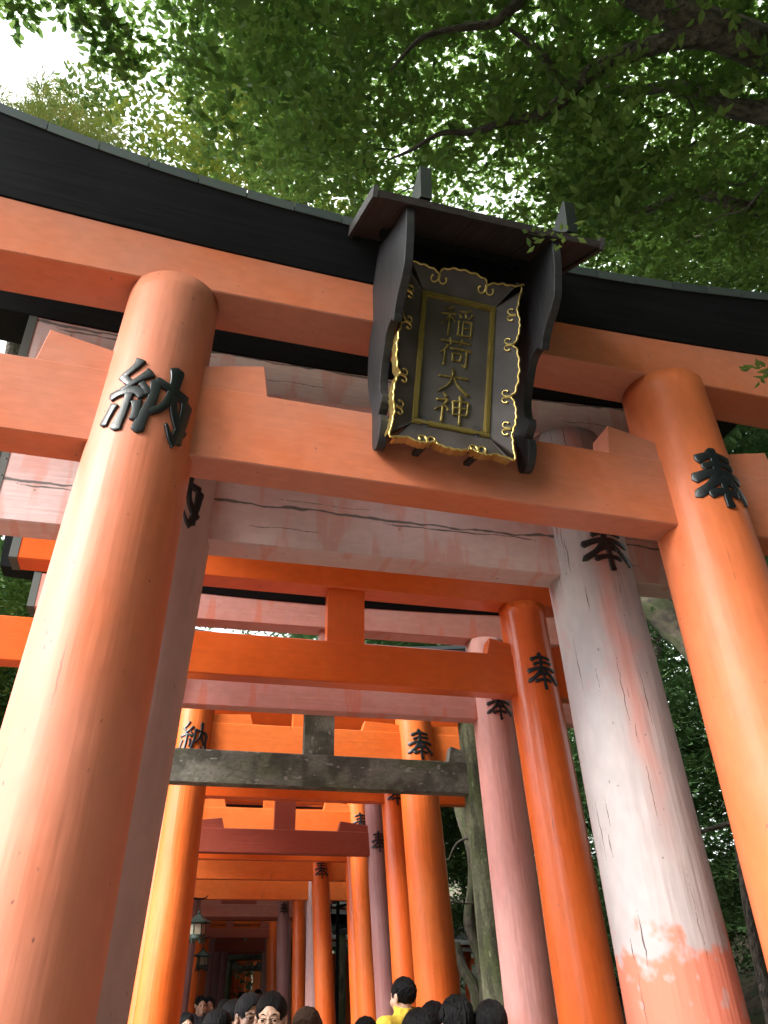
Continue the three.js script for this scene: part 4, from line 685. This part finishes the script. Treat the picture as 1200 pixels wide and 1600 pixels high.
{ // small things growing near the roof
  const s1 = thing('leafy_sprig', 'small leafy sprig growing over the right end of the black plaque hood', 'plant'); s1.position.copy(at(845, 372, 4.35));
  mesh('stem', tube([V3(0.15, 0.08, 0), V3(0.06, 0.03, 0.02), V3(-0.02, -0.02, 0.03), V3(-0.08, -0.02, 0.03)], [0.004, 0.003, 0.002, 0.001], 10, 5), M.bark, s1);
  crown('leaf', s1, LEAF.small, LM.shade, [{ p: V3(0.03, -0.01, 0.02), r: 0.05, n: 12, flat: 0.5 }, { p: V3(0.15, 0.06, 0), r: 0.05, n: 8 }, { p: V3(-0.07, -0.02, 0.03), r: 0.025, n: 5 }], 0.05, T_dark);
  const s2 = thing('leafy_twig', 'drooping green leafy twig at the right edge in front of the nearest gate\'s upper beams', 'plant'); s2.position.copy(at(1222, 560, 3.4));
  mesh('stem', tube([V3(0.5, 0.25, 0), V3(0.2, 0.08, 0), V3(0.0, -0.02, 0), V3(-0.1, -0.09, 0)], [0.008, 0.006, 0.004, 0.002], 14, 6), M.bark, s2);
  crown('leaf', s2, LEAF.oval, LM.shade, [{ p: V3(-0.06, -0.06, 0), r: 0.05, n: 26, flat: 0.8 }, { p: V3(0.05, -0.02, 0), r: 0.06, n: 30, flat: 0.8 }, { p: V3(0.18, 0.07, 0), r: 0.08, n: 40 }], 0.045, T_mid);
}

// woods that close the place in on the right and behind the photographer; trees added left and right shade the far passage
function shadeTree(label, x, z, h, r, n, y0 = 0.35) {
  const t = tree('woodland_tree', label); t.position.set(x, gh(x, z), z);
  mesh('trunk', tube([V3(0, -0.6, 0), V3(0.1, h * 0.4, 0.1), V3(-0.1, h * 0.85, 0)], [0.35, 0.26, 0.08], 20, 10, 0.12), M.bark, t);
  const sp = []; for (let i = 0; i < n; i++) { const a = rr(0, 6.283), q = Math.sqrt(rnd()) * r, v = rr(y0, 1); sp.push({ p: V3(Math.cos(a) * q * Math.sqrt(1.05 - Math.abs(v - 0.6)), h * v, Math.sin(a) * q * Math.sqrt(1.05 - Math.abs(v - 0.6))), r: rr(0.5, 0.9), n: 24, flat: 0.55 }); }
  crown('crown', t, LEAF.small, LM.wood, sp, 0.46, T_wood);
}
shadeTree('dense wood tree on the slope right of the nearest gate, outside the view', 11.5, -1, 13, 4.2, 620, 0.04);
shadeTree('dense wood tree right of the photographer', 9, 5, 13, 4.4, 620, 0.04);
shadeTree('dense wood tree on the slope far right of the photographer', 15, 3, 14, 5, 520, 0.04);
shadeTree('dense wood tree behind the photographer on the right', 5, 11, 14, 4.6, 700, 0.03);
shadeTree('dense wood tree straight behind the photographer', -0.5, 13, 15, 4.8, 700, 0.03);
shadeTree('dense wood tree behind the photographer on the left', -6.5, 14, 15, 4.6, 620, 0.03);
shadeTree('tall wood tree on the rise behind the photographer', 2, 20, 19, 6.5, 620, 0.03);
shadeTree('tall wood tree on the rise behind the photographer, to the right', 11, 15, 19, 6.5, 620, 0.03);
shadeTree('added tree left of the far gates, nearest of three shading the passage', -4.4, -17.2, 10, 3.2, 520, 0.0);
shadeTree('added tree left of the far gates, middle of three shading the passage', -3.9, -21, 10, 4.4, 520, 0.0);
shadeTree('added tree left of the far gates, farthest of three shading the passage', -4.6, -27, 10, 3.6, 520, 0.0);
shadeTree('added shade tree right of the far gates, nearer of two reaching over the passage', 7.0, -19.5, 11, 5.4, 520, 0.42);
shadeTree('added shade tree right of the far gates, farther of two reaching over the passage', 7.5, -26, 11, 5.4, 520, 0.42);

/* ───────────── people ───────────── */
// mesh of a distance field on a grid (surface nets), normals from the field
function skinOf(f, lo, hi, cell) {
  const nx = Math.ceil((hi[0] - lo[0]) / cell) + 1, ny = Math.ceil((hi[1] - lo[1]) / cell) + 1, nz = Math.ceil((hi[2] - lo[2]) / cell) + 1;
  const D = new Float32Array(nx * ny * nz), id = (i, j, k) => (k * ny + j) * nx + i;
  for (let k = 0; k < nz; k++) for (let j = 0; j < ny; j++) for (let i = 0; i < nx; i++) D[id(i, j, k)] = f(lo[0] + i * cell, lo[1] + j * cell, lo[2] + k * cell);
  const vid = new Int32Array(nx * ny * nz).fill(-1), pos = [], nor = [], idx = [], uv = [];
  const E = [[0, 1], [2, 3], [4, 5], [6, 7], [0, 2], [1, 3], [4, 6], [5, 7], [0, 4], [1, 5], [2, 6], [3, 7]];
  for (let k = 0; k < nz - 1; k++) for (let j = 0; j < ny - 1; j++) for (let i = 0; i < nx - 1; i++) {
    const v = []; let m = 0; for (let c = 0; c < 8; c++) { v[c] = D[id(i + (c & 1), j + ((c >> 1) & 1), k + (c >> 2))]; if (v[c] < 0) m++; }
    if (m === 0 || m === 8) continue;
    let x = 0, y = 0, z = 0, n = 0; for (const [a, b] of E) if ((v[a] < 0) !== (v[b] < 0)) { const t = v[a] / (v[a] - v[b]); x += lerp(a & 1, b & 1, t); y += lerp((a >> 1) & 1, (b >> 1) & 1, t); z += lerp(a >> 2, b >> 2, t); n++; }
    const px = lo[0] + (i + x / n) * cell, py = lo[1] + (j + y / n) * cell, pz = lo[2] + (k + z / n) * cell;
    vid[id(i, j, k)] = pos.length / 3; pos.push(px, py, pz); uv.push(px, py);
    const e = cell * 0.4, g = V3(f(px + e, py, pz) - f(px - e, py, pz), f(px, py + e, pz) - f(px, py - e, pz), f(px, py, pz + e) - f(px, py, pz - e)).normalize(); nor.push(g.x, g.y, g.z);
  }
  const q = (a, b, c, d, fl) => { if (a < 0 || b < 0 || c < 0 || d < 0) return; fl ? idx.push(a, b, c, a, c, d) : idx.push(a, c, b, a, d, c); };
  for (let k = 1; k < nz - 1; k++) for (let j = 1; j < ny - 1; j++) for (let i = 1; i < nx - 1; i++) {
    const s = D[id(i, j, k)] < 0;
    if (s !== (D[id(i + 1, j, k)] < 0)) q(vid[id(i, j - 1, k - 1)], vid[id(i, j, k - 1)], vid[id(i, j, k)], vid[id(i, j - 1, k)], s);
    if (s !== (D[id(i, j + 1, k)] < 0)) q(vid[id(i - 1, j, k - 1)], vid[id(i - 1, j, k)], vid[id(i, j, k)], vid[id(i, j, k - 1)], s);
    if (s !== (D[id(i, j, k + 1)] < 0)) q(vid[id(i - 1, j - 1, k)], vid[id(i, j - 1, k)], vid[id(i, j, k)], vid[id(i - 1, j, k)], s);
  }
  const g = new THREE.BufferGeometry(); g.setAttribute('position', new THREE.Float32BufferAttribute(pos, 3)); g.setAttribute('normal', new THREE.Float32BufferAttribute(nor, 3)); g.setAttribute('uv', new THREE.Float32BufferAttribute(uv, 2)); g.setIndex(idx); return g;
}
const smin = (a, b, k) => { const h = clamp(0.5 + 0.5 * (b - a) / k); return b + (a - b) * h - k * h * (1 - h); };
function cap(x, y, z, A, B, ra, rb) { const dx = B[0] - A[0], dy = B[1] - A[1], dz = B[2] - A[2]; const t = clamp(((x - A[0]) * dx + (y - A[1]) * dy + (z - A[2]) * dz) / (dx * dx + dy * dy + dz * dz)); return Math.hypot(x - A[0] - dx * t, y - A[1] - dy * t, z - A[2] - dz * t) - lerp(ra, rb, t); }
function ell(x, y, z, c, r) { const a = (x - c[0]) / r[0], b = (y - c[1]) / r[1], d = (z - c[2]) / r[2]; const k0 = Math.sqrt(a * a + b * b + d * d), k1 = Math.sqrt((a / r[0]) ** 2 + (b / r[1]) ** 2 + (d / r[2]) ** 2); return k1 < 1e-6 ? -r[0] : k0 * (k0 - 1) / k1; }
const J = { sh: [0.185, 1.395, -0.01], el: [0.235, 1.11, -0.03], wr: [0.245, 0.875, 0.045] };
const torso = (x, y, z, o) => smin(smin(ell(x, y, z, [0, 1.24, 0], [0.165 + o, 0.21 + o, 0.115 + o]), ell(x, y, z, [0, 0.98, 0.0], [0.158 + o, 0.17 + o, 0.12 + o]), 0.09), cap(Math.abs(x), y, z, [0.03, 1.42, -0.015], J.sh, 0.05 + o, 0.06 + o), 0.06);
const arms = (x, y, z, o) => { const X = Math.abs(x); return smin(cap(X, y, z, J.sh, J.el, 0.054 + o, 0.043 + o), cap(X, y, z, J.el, J.wr, 0.042 + o, 0.029 + o), 0.02); };
const legs = (x, y, z, o) => { const X = Math.abs(x); return smin(cap(X, y, z, [0.088, 0.90, 0], [0.092, 0.48, 0.012], 0.088 + o, 0.058 + o), cap(X, y, z, [0.092, 0.48, 0.012], [0.09, 0.08, -0.02], 0.056 + o, 0.038 + o), 0.03); };
const hand = (x, y, z) => { const X = Math.abs(x); let d = cap(X, y, z, [0.247, 0.86, 0.05], [0.252, 0.80, 0.062], 0.026, 0.03); d = Math.max(d, Math.abs((X - 0.25)) - 0.017 + 0.002);
  for (let i = 0; i < 4; i++) { const zz = 0.033 + i * 0.0195, L = [0.055, 0.07, 0.075, 0.066][i]; d = Math.min(d, smin(cap(X, y, z, [0.253, 0.795, zz], [0.248, 0.795 - L * 0.5, zz + 0.004], 0.0088, 0.0082), cap(X, y, z, [0.248, 0.795 - L * 0.5, zz + 0.004], [0.236, 0.795 - L, zz + 0.006], 0.0082, 0.007), 0.004)); }
  return smin(d, smin(cap(X, y, z, [0.248, 0.85, 0.075], [0.24, 0.815, 0.1], 0.012, 0.01), cap(X, y, z, [0.24, 0.815, 0.1], [0.23, 0.785, 0.105], 0.01, 0.008), 0.004), 0.008); };
const foot = (x, y, z, o) => cap(Math.abs(x), y, z, [0.09, 0.045, -0.04], [0.1, 0.03, 0.14], 0.042 + o, 0.03 + o);
const headF = (x, y, z) => { // origin at eye height, face towards +z
  const X = Math.abs(x);
  let d = smin(ell(x, y, z, [0, 0.032, -0.012], [0.076, 0.088, 0.095]), ell(x, y, z, [0, -0.048, 0.024], [0.057, 0.066, 0.064]), 0.035);
  d = smin(d, cap(X, y, z, [0.01, 0.024, 0.083], [0.045, 0.024, 0.064], 0.010, 0.010), 0.014);
  d = smin(d, ell(X, y, z, [0.043, -0.03, 0.056], [0.026, 0.026, 0.026]), 0.02);
  d = Math.max(d, -smin(ell(X, y, z, [0.032, 0.002, 0.094], [0.018, 0.011, 0.015]), 1, 0.001));
  d = smin(d, ell(X, y, z, [0.032, 0.0, 0.0735], [0.0135, 0.0115, 0.0125]), 0.003);
  d = smin(d, cap(X, y, z, [0.018, 0.0105, 0.0865], [0.044, 0.009, 0.0765], 0.0035, 0.003), 0.004);
  d = smin(d, cap(x, y, z, [0, 0.012, 0.084], [0, -0.034, 0.103], 0.0075, 0.0115), 0.012);
  d = smin(d, ell(X, y, z, [0.0125, -0.036, 0.092], [0.0085, 0.0075, 0.009]), 0.006);
  d = smin(d, smin(cap(X, y, z, [0, -0.062, 0.088], [0.022, -0.066, 0.077], 0.0055, 0.003), cap(X, y, z, [0, -0.073, 0.087], [0.019, -0.0715, 0.077], 0.0065, 0.003), 0.002), 0.006);
  d = smin(d, ell(x, y, z, [0, -0.1, 0.066], [0.022, 0.018, 0.018]), 0.02);
  const e = Math.max(ell(X, y, z, [0.079, -0.004, -0.012], [0.011, 0.033, 0.021]), -ell(X, y, z, [0.09, -0.002, -0.006], [0.009, 0.02, 0.011]));
  d = smin(d, e, 0.006);
  return smin(d, cap(x, y, z, [0, -0.085, -0.022], [0, -0.21, -0.03], 0.053, 0.058), 0.03);
};
const EY = 1.585; // eye height of a 1.70 m figure
const hairF = (kind) => (x, y, z) => {
  const X = Math.abs(x); const st = (vnoise(x * 60 + 40, (y + z) * 40 + 60, 9973, 9973, 31) - 0.5) * 0.008 + (vnoise(x * 120 + 70, y * 60 + z * 60 + 50, 9973, 9973, 32) - 0.5) * 0.006;
  const big = kind === 'bob' || kind === 'long';
  let d = ell(x, y, z, [0, 0.040, -0.016], [0.086 + (big ? 0.008 : 0), 0.096 + (kind === 'spiky' ? 0.010 : 0), 0.104]);
  if (big) { const L = kind === 'long' ? -0.24 : -0.10; d = smin(d, Math.max(cap(X, y, z, [0.055, 0.0, -0.035], [0.062, L, -0.045], 0.048, 0.034), -1), 0.03); d = smin(d, cap(x, y, z, [0, 0.0, -0.06], [0, L - 0.02, -0.062], 0.055, 0.04), 0.03); }
  if (kind === 'spiky') d += (vnoise(x * 130 + 9, z * 130 + 9, 9973, 9973, 33) - 0.5) * 0.014;
  // face and neck left clear
  const fr = kind === 'long' ? 0.016 : 0.078;
  d = Math.max(d, -ell(x, y, z, [0, -0.052, 0.115], [big ? 0.064 : 0.083, 0.052 + fr, 0.093]));
  if (!big) { d = Math.max(d, -ell(X, y, z, [0.085, -0.03, 0.014], [0.03, 0.045, 0.034])); d = Math.max(d, -0.075 - y + Math.max(0, z + 0.02) * 0.9 - 0.0); d = Math.max(d, -ell(x, y, z, [0, -0.06, 0.05], [0.1, 0.055, 0.075])); }
  return d + st * 0.7;
};
const GEO = {};
{
  const bodyF = (x, y, z) => { let d = smin(torso(x, y, z, 0), arms(x, y, z, 0), 0.03); d = smin(d, legs(x, y, z, 0), 0.05); d = smin(d, hand(x, y, z), 0.01); d = smin(d, foot(x, y, z, 0), 0.03); return smin(d, cap(x, y, z, [0, 1.38, -0.02], [0, 1.46, -0.012], 0.055, 0.050), 0.03); };
  const b = skinOf(bodyF, [-0.34, -0.03, -0.2], [0.34, 1.56, 0.24], 0.013), h = skinOf(headF, [-0.1, -0.17, -0.13], [0.1, 0.14, 0.13], 0.0042); h.translate(0, EY, 0.01);
  GEO.body = merge([b, h]);
  GEO.top = skinOf((x, y, z) => { const w = (vnoise(x * 24 + 30, y * 16 + z * 20 + 30, 9973, 9973, 41) - 0.5) * 0.012; let d = smin(torso(x, y, z, 0.016), arms(x, y, z, 0.013), 0.035); d = Math.max(d, 0.80 - y); return Math.max(d, -cap(x, y, z, [0, 1.43, -0.0], [0, 1.6, 0.01], 0.062, 0.08), Math.hypot(Math.abs(x) - 0.247, 0, z - 0.05) < 0.09 ? 0.885 - y : -1) + w; }, [-0.36, 0.76, -0.2], [0.36, 1.5, 0.22], 0.013);
  GEO.collar = skinOf((x, y, z) => { const r = Math.hypot(x, (z + 0.012) * 1.02), R = 0.080 - (y - 1.40) * 0.05; let d = Math.abs(r - R) - 0.010 + (vnoise(Math.atan2(x, z) * 3 + 20, y * 40 + 20, 9973, 9973, 42) - 0.5) * 0.014; return Math.max(d, y - 1.53 - z * 0.15, 1.38 - y); }, [-0.12, 1.36, -0.14], [0.12, 1.56, 0.13], 0.007);
  GEO.trousers = skinOf((x, y, z) => { let d = smin(legs(x, y, z, 0.016), ell(x, y, z, [0, 0.93, 0], [0.168, 0.13, 0.128]), 0.05); return Math.max(d, y - 0.99, 0.07 - y) + (vnoise(x * 20 + 9, y * 9 + z * 9 + 9, 9973, 9973, 43) - 0.5) * 0.01; }, [-0.24, 0.04, -0.18], [0.24, 1.02, 0.18], 0.014);
  GEO.shoe = skinOf((x, y, z) => Math.max(foot(x, y, z, 0.012), 0.002 - y), [0.02, -0.02, -0.13], [0.18, 0.13, 0.22], 0.011);
  for (const k of ['short', 'spiky', 'bob', 'long']) { GEO[k] = skinOf(hairF(k), [-0.13, k === 'long' ? -0.33 : -0.19, -0.15], [0.13, 0.165, 0.13], 0.0045); const q = GEO[k].attributes.position, u = GEO[k].attributes.uv; for (let i = 0; i < q.count; i++) u.setXY(i, Math.atan2(q.getX(i), q.getZ(i) + 0.03) * 0.6, q.getY(i) * 3); GEO[k].translate(0, EY, 0.01); }
  const eg = []; for (const s of [-1, 1]) { const g = new THREE.SphereGeometry(0.0078, 10, 8); g.scale(1.15, 0.72, 0.5); g.translate(s * 0.032, EY - 0.001, 0.01 + 0.0852); eg.push(g); } GEO.iris = merge(eg);
  const bg = []; for (const s of [-1, 1]) bg.push(tube([V3(s * 0.014, EY + 0.021, 0.0995), V3(s * 0.032, EY + 0.027, 0.093), V3(s * 0.05, EY + 0.02, 0.077)], [0.0022, 0.0034, 0.0016], 8, 6)); GEO.brow = merge(bg);
  const gl = []; for (const s of [-1, 1]) { const p = []; for (let i = 0; i <= 24; i++) { const a = i / 24 * Math.PI * 2; p.push(V3(s * 0.034 + 0.0235 * Math.cos(a), EY - 0.005 + 0.0140 * Math.sin(a), 0.1125 - Math.max(0, s * Math.cos(a)) * 0.006)); } gl.push(tube(p, [0.0015, 0.0015], 32, 6)); gl.push(tube([V3(s * 0.0565, EY + 0.002, 0.105), V3(s * 0.076, EY + 0.004, 0.08), V3(s * 0.087, EY + 0.004, 0.0)], [0.0013, 0.0013], 10, 6)); } gl.push(tube([V3(-0.012, EY + 0.002, 0.113), V3(0, EY + 0.005, 0.1165), V3(0.012, EY + 0.002, 0.113)], [0.0013, 0.0013], 6, 6)); GEO.glasses = merge(gl);
}
const cloth = (r, g, b) => std({ color: col(r, g, b), roughness: 0.85, bumpMap: rep(bumpFlat, 6, 6), bumpScale: 0.001 });
const hairB = tex(512, 256, (x, y) => fbm(x, y, 90, 3, 171, 3), true, false);
const hairM = (r, g, b) => new THREE.MeshPhysicalMaterial({ color: col(r, g, b), roughness: 0.6, specularIntensity: 0.3, bumpMap: hairB, bumpScale: 0.006 });
const PM = { skin: new THREE.MeshPhysicalMaterial({ map: rep(tex(128, 128, (x, y) => mix3([0.50, 0.30, 0.20], [0.58, 0.37, 0.27], fbm(x, y, 8, 8, 151, 4))), 6, 6), roughness: 0.5, sheen: 0.2 }),
  hair: hairM(0.004, 0.0037, 0.004), grey: hairM(0.022, 0.0215, 0.023), brown: hairM(0.085, 0.045, 0.026),
  eye: std({ color: col(0.012, 0.009, 0.008), roughness: 0.2 }), frame: std({ color: col(0.02, 0.02, 0.022), roughness: 0.3, metalness: 0.5 }), shoe: cloth(0.03, 0.028, 0.027),
  yellow: cloth(0.70, 0.50, 0.05), dark: cloth(0.03, 0.032, 0.04), grey2: cloth(0.13, 0.13, 0.14), pink: cloth(0.42, 0.10, 0.14), navy: cloth(0.03, 0.04, 0.08), blue: cloth(0.09, 0.13, 0.2), trous: cloth(0.035, 0.037, 0.045), olive: cloth(0.08, 0.08, 0.05) };
function person(label, px, topY, dist, face, hair, hmat, top, o = {}) {
  // the crown of the head lies at (px, topY) in view, dist metres off along the ground
  const r = at(px, topY, 1).sub(EYE), k = dist / Math.hypot(r.x, r.z), x = r.x * k, z = r.z * k, crownY = 1.6 + r.y * k;
  const g = gh(x, z), H = clamp(crownY - g, 1.45, 1.86), s = H / 1.715;
  const t = thing('person', label, 'person'); t.position.set(x, o.y ?? (crownY - H), z); t.scale.setScalar(s);
  t.rotation.y = face; // 0 faces the photographer's side of the walk
  const b = mesh('body', GEO.body, PM.skin, t);
  mesh('hair', GEO[hair], PM[hmat], t); mesh('eyes', GEO.iris, PM.eye, t); mesh('eyebrows', GEO.brow, PM.hair, t);
  mesh('jacket', GEO.top, PM[top], t); if (o.collar) mesh('collar', GEO.collar, PM[top], t); mesh('trousers', GEO.trousers, PM.trous, t);
  for (const q of [1, -1]) { const m = mesh('shoe', GEO.shoe, PM.shoe, t); m.scale.x = q; }
  if (o.glasses) mesh('glasses', GEO.glasses, PM.frame, t);
  return t;
}
const toCam = (px, d) => { const p = at(px, 1580, d); return Math.atan2(EYE.x - p.x, EYE.z - p.z); };
person('dark-haired man with glasses facing the camera, nearest face at the bottom', 425, 1550, 5.1, toCam(425, 5.1) - 0.12, 'short', 'hair', 'dark', { glasses: 1 });
person('man with grey-black swept hair and dark glasses, just left of the nearest face', 392, 1552, 5.75, toCam(392, 5.7) + 0.38, 'short', 'grey', 'grey2', { glasses: 1 });
person('clean-shaven man in profile facing left, without glasses', 368, 1562, 6.3, toCam(368, 6) - 1.3, 'short', 'hair', 'navy');
person('woman with a dark fringe and a pink top, leftmost of the faces', 341, 1577, 5.9, toCam(341, 5.9) + 0.12, 'long', 'hair', 'pink');
person('woman with brown bobbed hair seen from behind before the orange pillars', 480, 1574, 5.9, Math.PI + 0.1, 'bob', 'brown', 'olive');
person('black crown of a short person seen from behind, left of the yellow jacket', 571, 1589, 5.9, Math.PI - 0.1, 'short', 'hair', 'blue');
person('man in a bright yellow jacket with raised collar, seen from behind', 630, 1527, 7.3, Math.PI + 0.5, 'short', 'hair', 'yellow', { collar: 1 });
person('round black head seen from behind, directly in front of the yellow jacket', 655, 1576, 4.6, Math.PI, 'bob', 'hair', 'dark');
person('black-haired person from behind between the yellow jacket and the spiky head', 676, 1565, 5.5, Math.PI - 0.2, 'short', 'hair', 'grey2');
person('person with short spiky black hair seen from behind', 712, 1560, 4.6, Math.PI + 0.1, 'spiky', 'hair', 'navy');
person('person with black hair at far right of the crowd, below the stone pillar', 765, 1563, 4.6, Math.PI - 0.3, 'short', 'hair', 'dark');
person('left one of two shadowy figures side by side deep in the passage under the lanterns', 314, 1556, 15.4, 0.4, 'short', 'hair', 'dark');
person('right one of two shadowy figures side by side deep in the passage under the lanterns', 327, 1557, 15.6, 0.1, 'bob', 'hair', 'dark');
person('shadowy figure walking alone before the small dark gate', 352, 1561, 13.5, 0.2, 'long', 'hair', 'dark');
person('distant dark figure silhouetted within the small dark gate, left one', 378, 1550, 20.5, 0.2, 'short', 'hair', 'dark');
person('distant dark figure silhouetted within the small dark gate, right one', 403, 1546, 21, 0.3, 'short', 'hair', 'dark');
person('shadowed person low at the left edge of the passage beside the orange pillar', 292, 1582, 10, 0.2, 'short', 'hair', 'dark');

/* ───────────── lanterns, shrine buildings ───────────── */
function lantern(label, px, py, dist, s) {
  const t = thing('hanging_lantern', label, 'lantern'); t.position.copy(at(px, py, dist)); t.scale.setScalar(s); t.rotation.y = 0.45;
  const green = M.bronze || (M.bronze = std({ map: tex(128, 128, (x, y) => mix3([0.03, 0.045, 0.036], [0.085, 0.12, 0.095], clamp(fbm(x, y, 6, 6, 161, 4) * 2 - 0.5))), roughness: 0.6, metalness: 0.4 }));
  const paper = M.paper || (M.paper = new THREE.MeshPhysicalMaterial({ color: col(0.55, 0.47, 0.33), roughness: 0.9, transmission: 0.4, thickness: 0, side: THREE.DoubleSide }));
  const six = (r0, y0, r1, y1) => { const g = new THREE.CylinderGeometry(r1, r0, y1 - y0, 6, 1); g.translate(0, (y0 + y1) / 2, 0); return g; };
  // box 0.30 tall; roof above
  mesh('base', merge([six(0.11, -0.19, 0.135, -0.16), six(0.135, -0.16, 0.135, -0.10), ...[0, 1, 2, 3, 4, 5].map(k => box(0.04, 0.05, 0.03, Math.cos(k * Math.PI / 3 + 0.5236) * 0 + Math.sin(k * Math.PI / 3) * 0.125, -0.205, Math.cos(k * Math.PI / 3) * 0.125))]), green, t);
  for (let k = 0; k < 6; k++) { const a = k * Math.PI / 3 + Math.PI / 6; const g = box(0.112, 0.155, 0.004); g.translate(0, -0.02, 0.106); g.rotateY(a); mesh('paper_panel', g, paper, t); }
  mesh('frame', merge([...[0, 1, 2, 3, 4, 5].map(k => box(0.016, 0.2, 0.016, Math.sin(k * Math.PI / 3) * 0.125, -0.02, Math.cos(k * Math.PI / 3) * 0.125, 0, k * Math.PI / 3)), six(0.132, 0.062, 0.132, 0.085)]), green, t);
  const prof = [[0.235, 0.075], [0.225, 0.098], [0.15, 0.125], [0.085, 0.165], [0.045, 0.205], [0.02, 0.215]]; const roof = new THREE.LatheGeometry([...prof.map(p => new THREE.Vector2(p[0], p[1])), new THREE.Vector2(0.0, 0.215)], 6).toNonIndexed(); roof.computeVertexNormals(); mesh('roof', roof, std({ ...{} , color: col(0.055, 0.085, 0.068), roughness: 0.55, metalness: 0.4, side: THREE.DoubleSide }), t);
  mesh('finial', merge([new THREE.SphereGeometry(0.028, 14, 10).translate(0, 0.235, 0), new THREE.TorusGeometry(0.025, 0.006, 8, 18).translate(0, 0.285, 0)]), green, t);
  mesh('hook', merge([tube([V3(0, 0.31, 0), V3(0, 0.38, 0.005), V3(0, 0.45, 0)], [0.006, 0.006], 8, 6), tube([V3(-0.16, 0.455, 0.0), V3(-0.06, 0.45, 0), V3(0.04, 0.455, 0), V3(0.1, 0.475, 0), V3(0.145, 0.515, 0)], [0.016, 0.016, 0.014, 0.008], 16, 8)]), M.black, t);
  return t;
}
lantern('larger hexagonal bronze lantern with pale paper sides hanging beside the orange left pillar', 309, 1450, 14.6, 0.92);
lantern('smaller dark hanging lantern farther in, just below the paper-sided one', 316, 1500, 17.4, 0.78);
{ // shrine buildings glimpsed at right between two pillars
  const b = thing('shrine_building', 'red shrine building with pale-edged tiled roofs glimpsed between orange pillars on the right', 'building');
  const p = at(560, 1560, 26); b.position.set(p.x, gh(p.x, p.z), p.z); b.rotation.y = 0.5;
  const H = 4.4;
  mesh('wall', box(5, 2.6, 3, 0, 1.3, 0), PAINT.bright.beam, b);
  for (let i = 0; i < 6; i++) mesh('post', new THREE.CylinderGeometry(0.11, 0.11, 2.9, 14).translate(-2.6 + i * 1.04, 1.45, 1.75), PAINT.gloss.beam, b);
  mesh('rail', merge([box(5.6, 0.16, 0.1, 0, 2.55, 1.78), box(5.4, 0.1, 0.08, 0, 0.9, 1.78)]), PAINT.gloss.beam, b);
  for (const [y, w, dz] of [[2.95, 6.4, 2.6], [3.75, 5.2, 1.9]]) {
    mesh('eave', merge([box(w, 0.12, 0.14, 0, y, dz), box(w, 0.1, 0.1, 0, y - 0.16, dz - 0.16)]), std({ color: col(0.62, 0.62, 0.6), roughness: 0.6 }), b);
    const r = new THREE.BufferGeometry(); mesh('roof', sweep([[dz + 0.05, y + 0.07], [dz * 0.45, y + 0.42], [0, y + 1.0], [-dz * 0.45, y + 0.42], [-dz - 0.05, y + 0.07], [0, y + 0.02]], span(-w / 2, w / 2, 4)), std({ color: col(0.07, 0.072, 0.07), roughness: 0.8 }), b);
    for (let i = 0; i < 22; i++) mesh('rafter', box(0.07, 0.08, 0.9, -w / 2 + 0.15 + i * (w - 0.3) / 21, y - 0.06, dz - 0.5), PAINT.gloss.beam, b);
  }
  const po = thing('lamp_post', 'thin black pole standing between the orange pillars on the right', 'pole'); const q = at(526, 1585, 19); po.position.set(q.x, gh(q.x, q.z), q.z);
  mesh('pole', new THREE.CylinderGeometry(0.035, 0.045, 4.2, 12).translate(0, 2.1, 0), M.black, po); mesh('bracket', merge([box(0.9, 0.05, 0.05, 0.4, 3.45, 0, 0, 0, 0.2), box(0.5, 0.05, 0.05, 0.2, 3.0, 0, 0, 0, 0.2)]), M.black, po); mesh('base', new THREE.CylinderGeometry(0.08, 0.11, 0.3, 12).translate(0, 0.1, 0), M.black, po);
  const wp = thing('wooden_post', 'weathered greenish wooden post beside the thin black pole', 'post'); const w = at(532, 1585, 20.5); wp.position.set(w.x, gh(w.x, w.z), w.z);
  mesh('post', new THREE.CylinderGeometry(0.11, 0.12, 3.0, 14).translate(0, 1.45, 0), M.moss, wp); mesh('cap', box(0.34, 0.08, 0.34, 0, 2.98, 0), M.boardw, wp);
}
renderer.render(scene, camera);
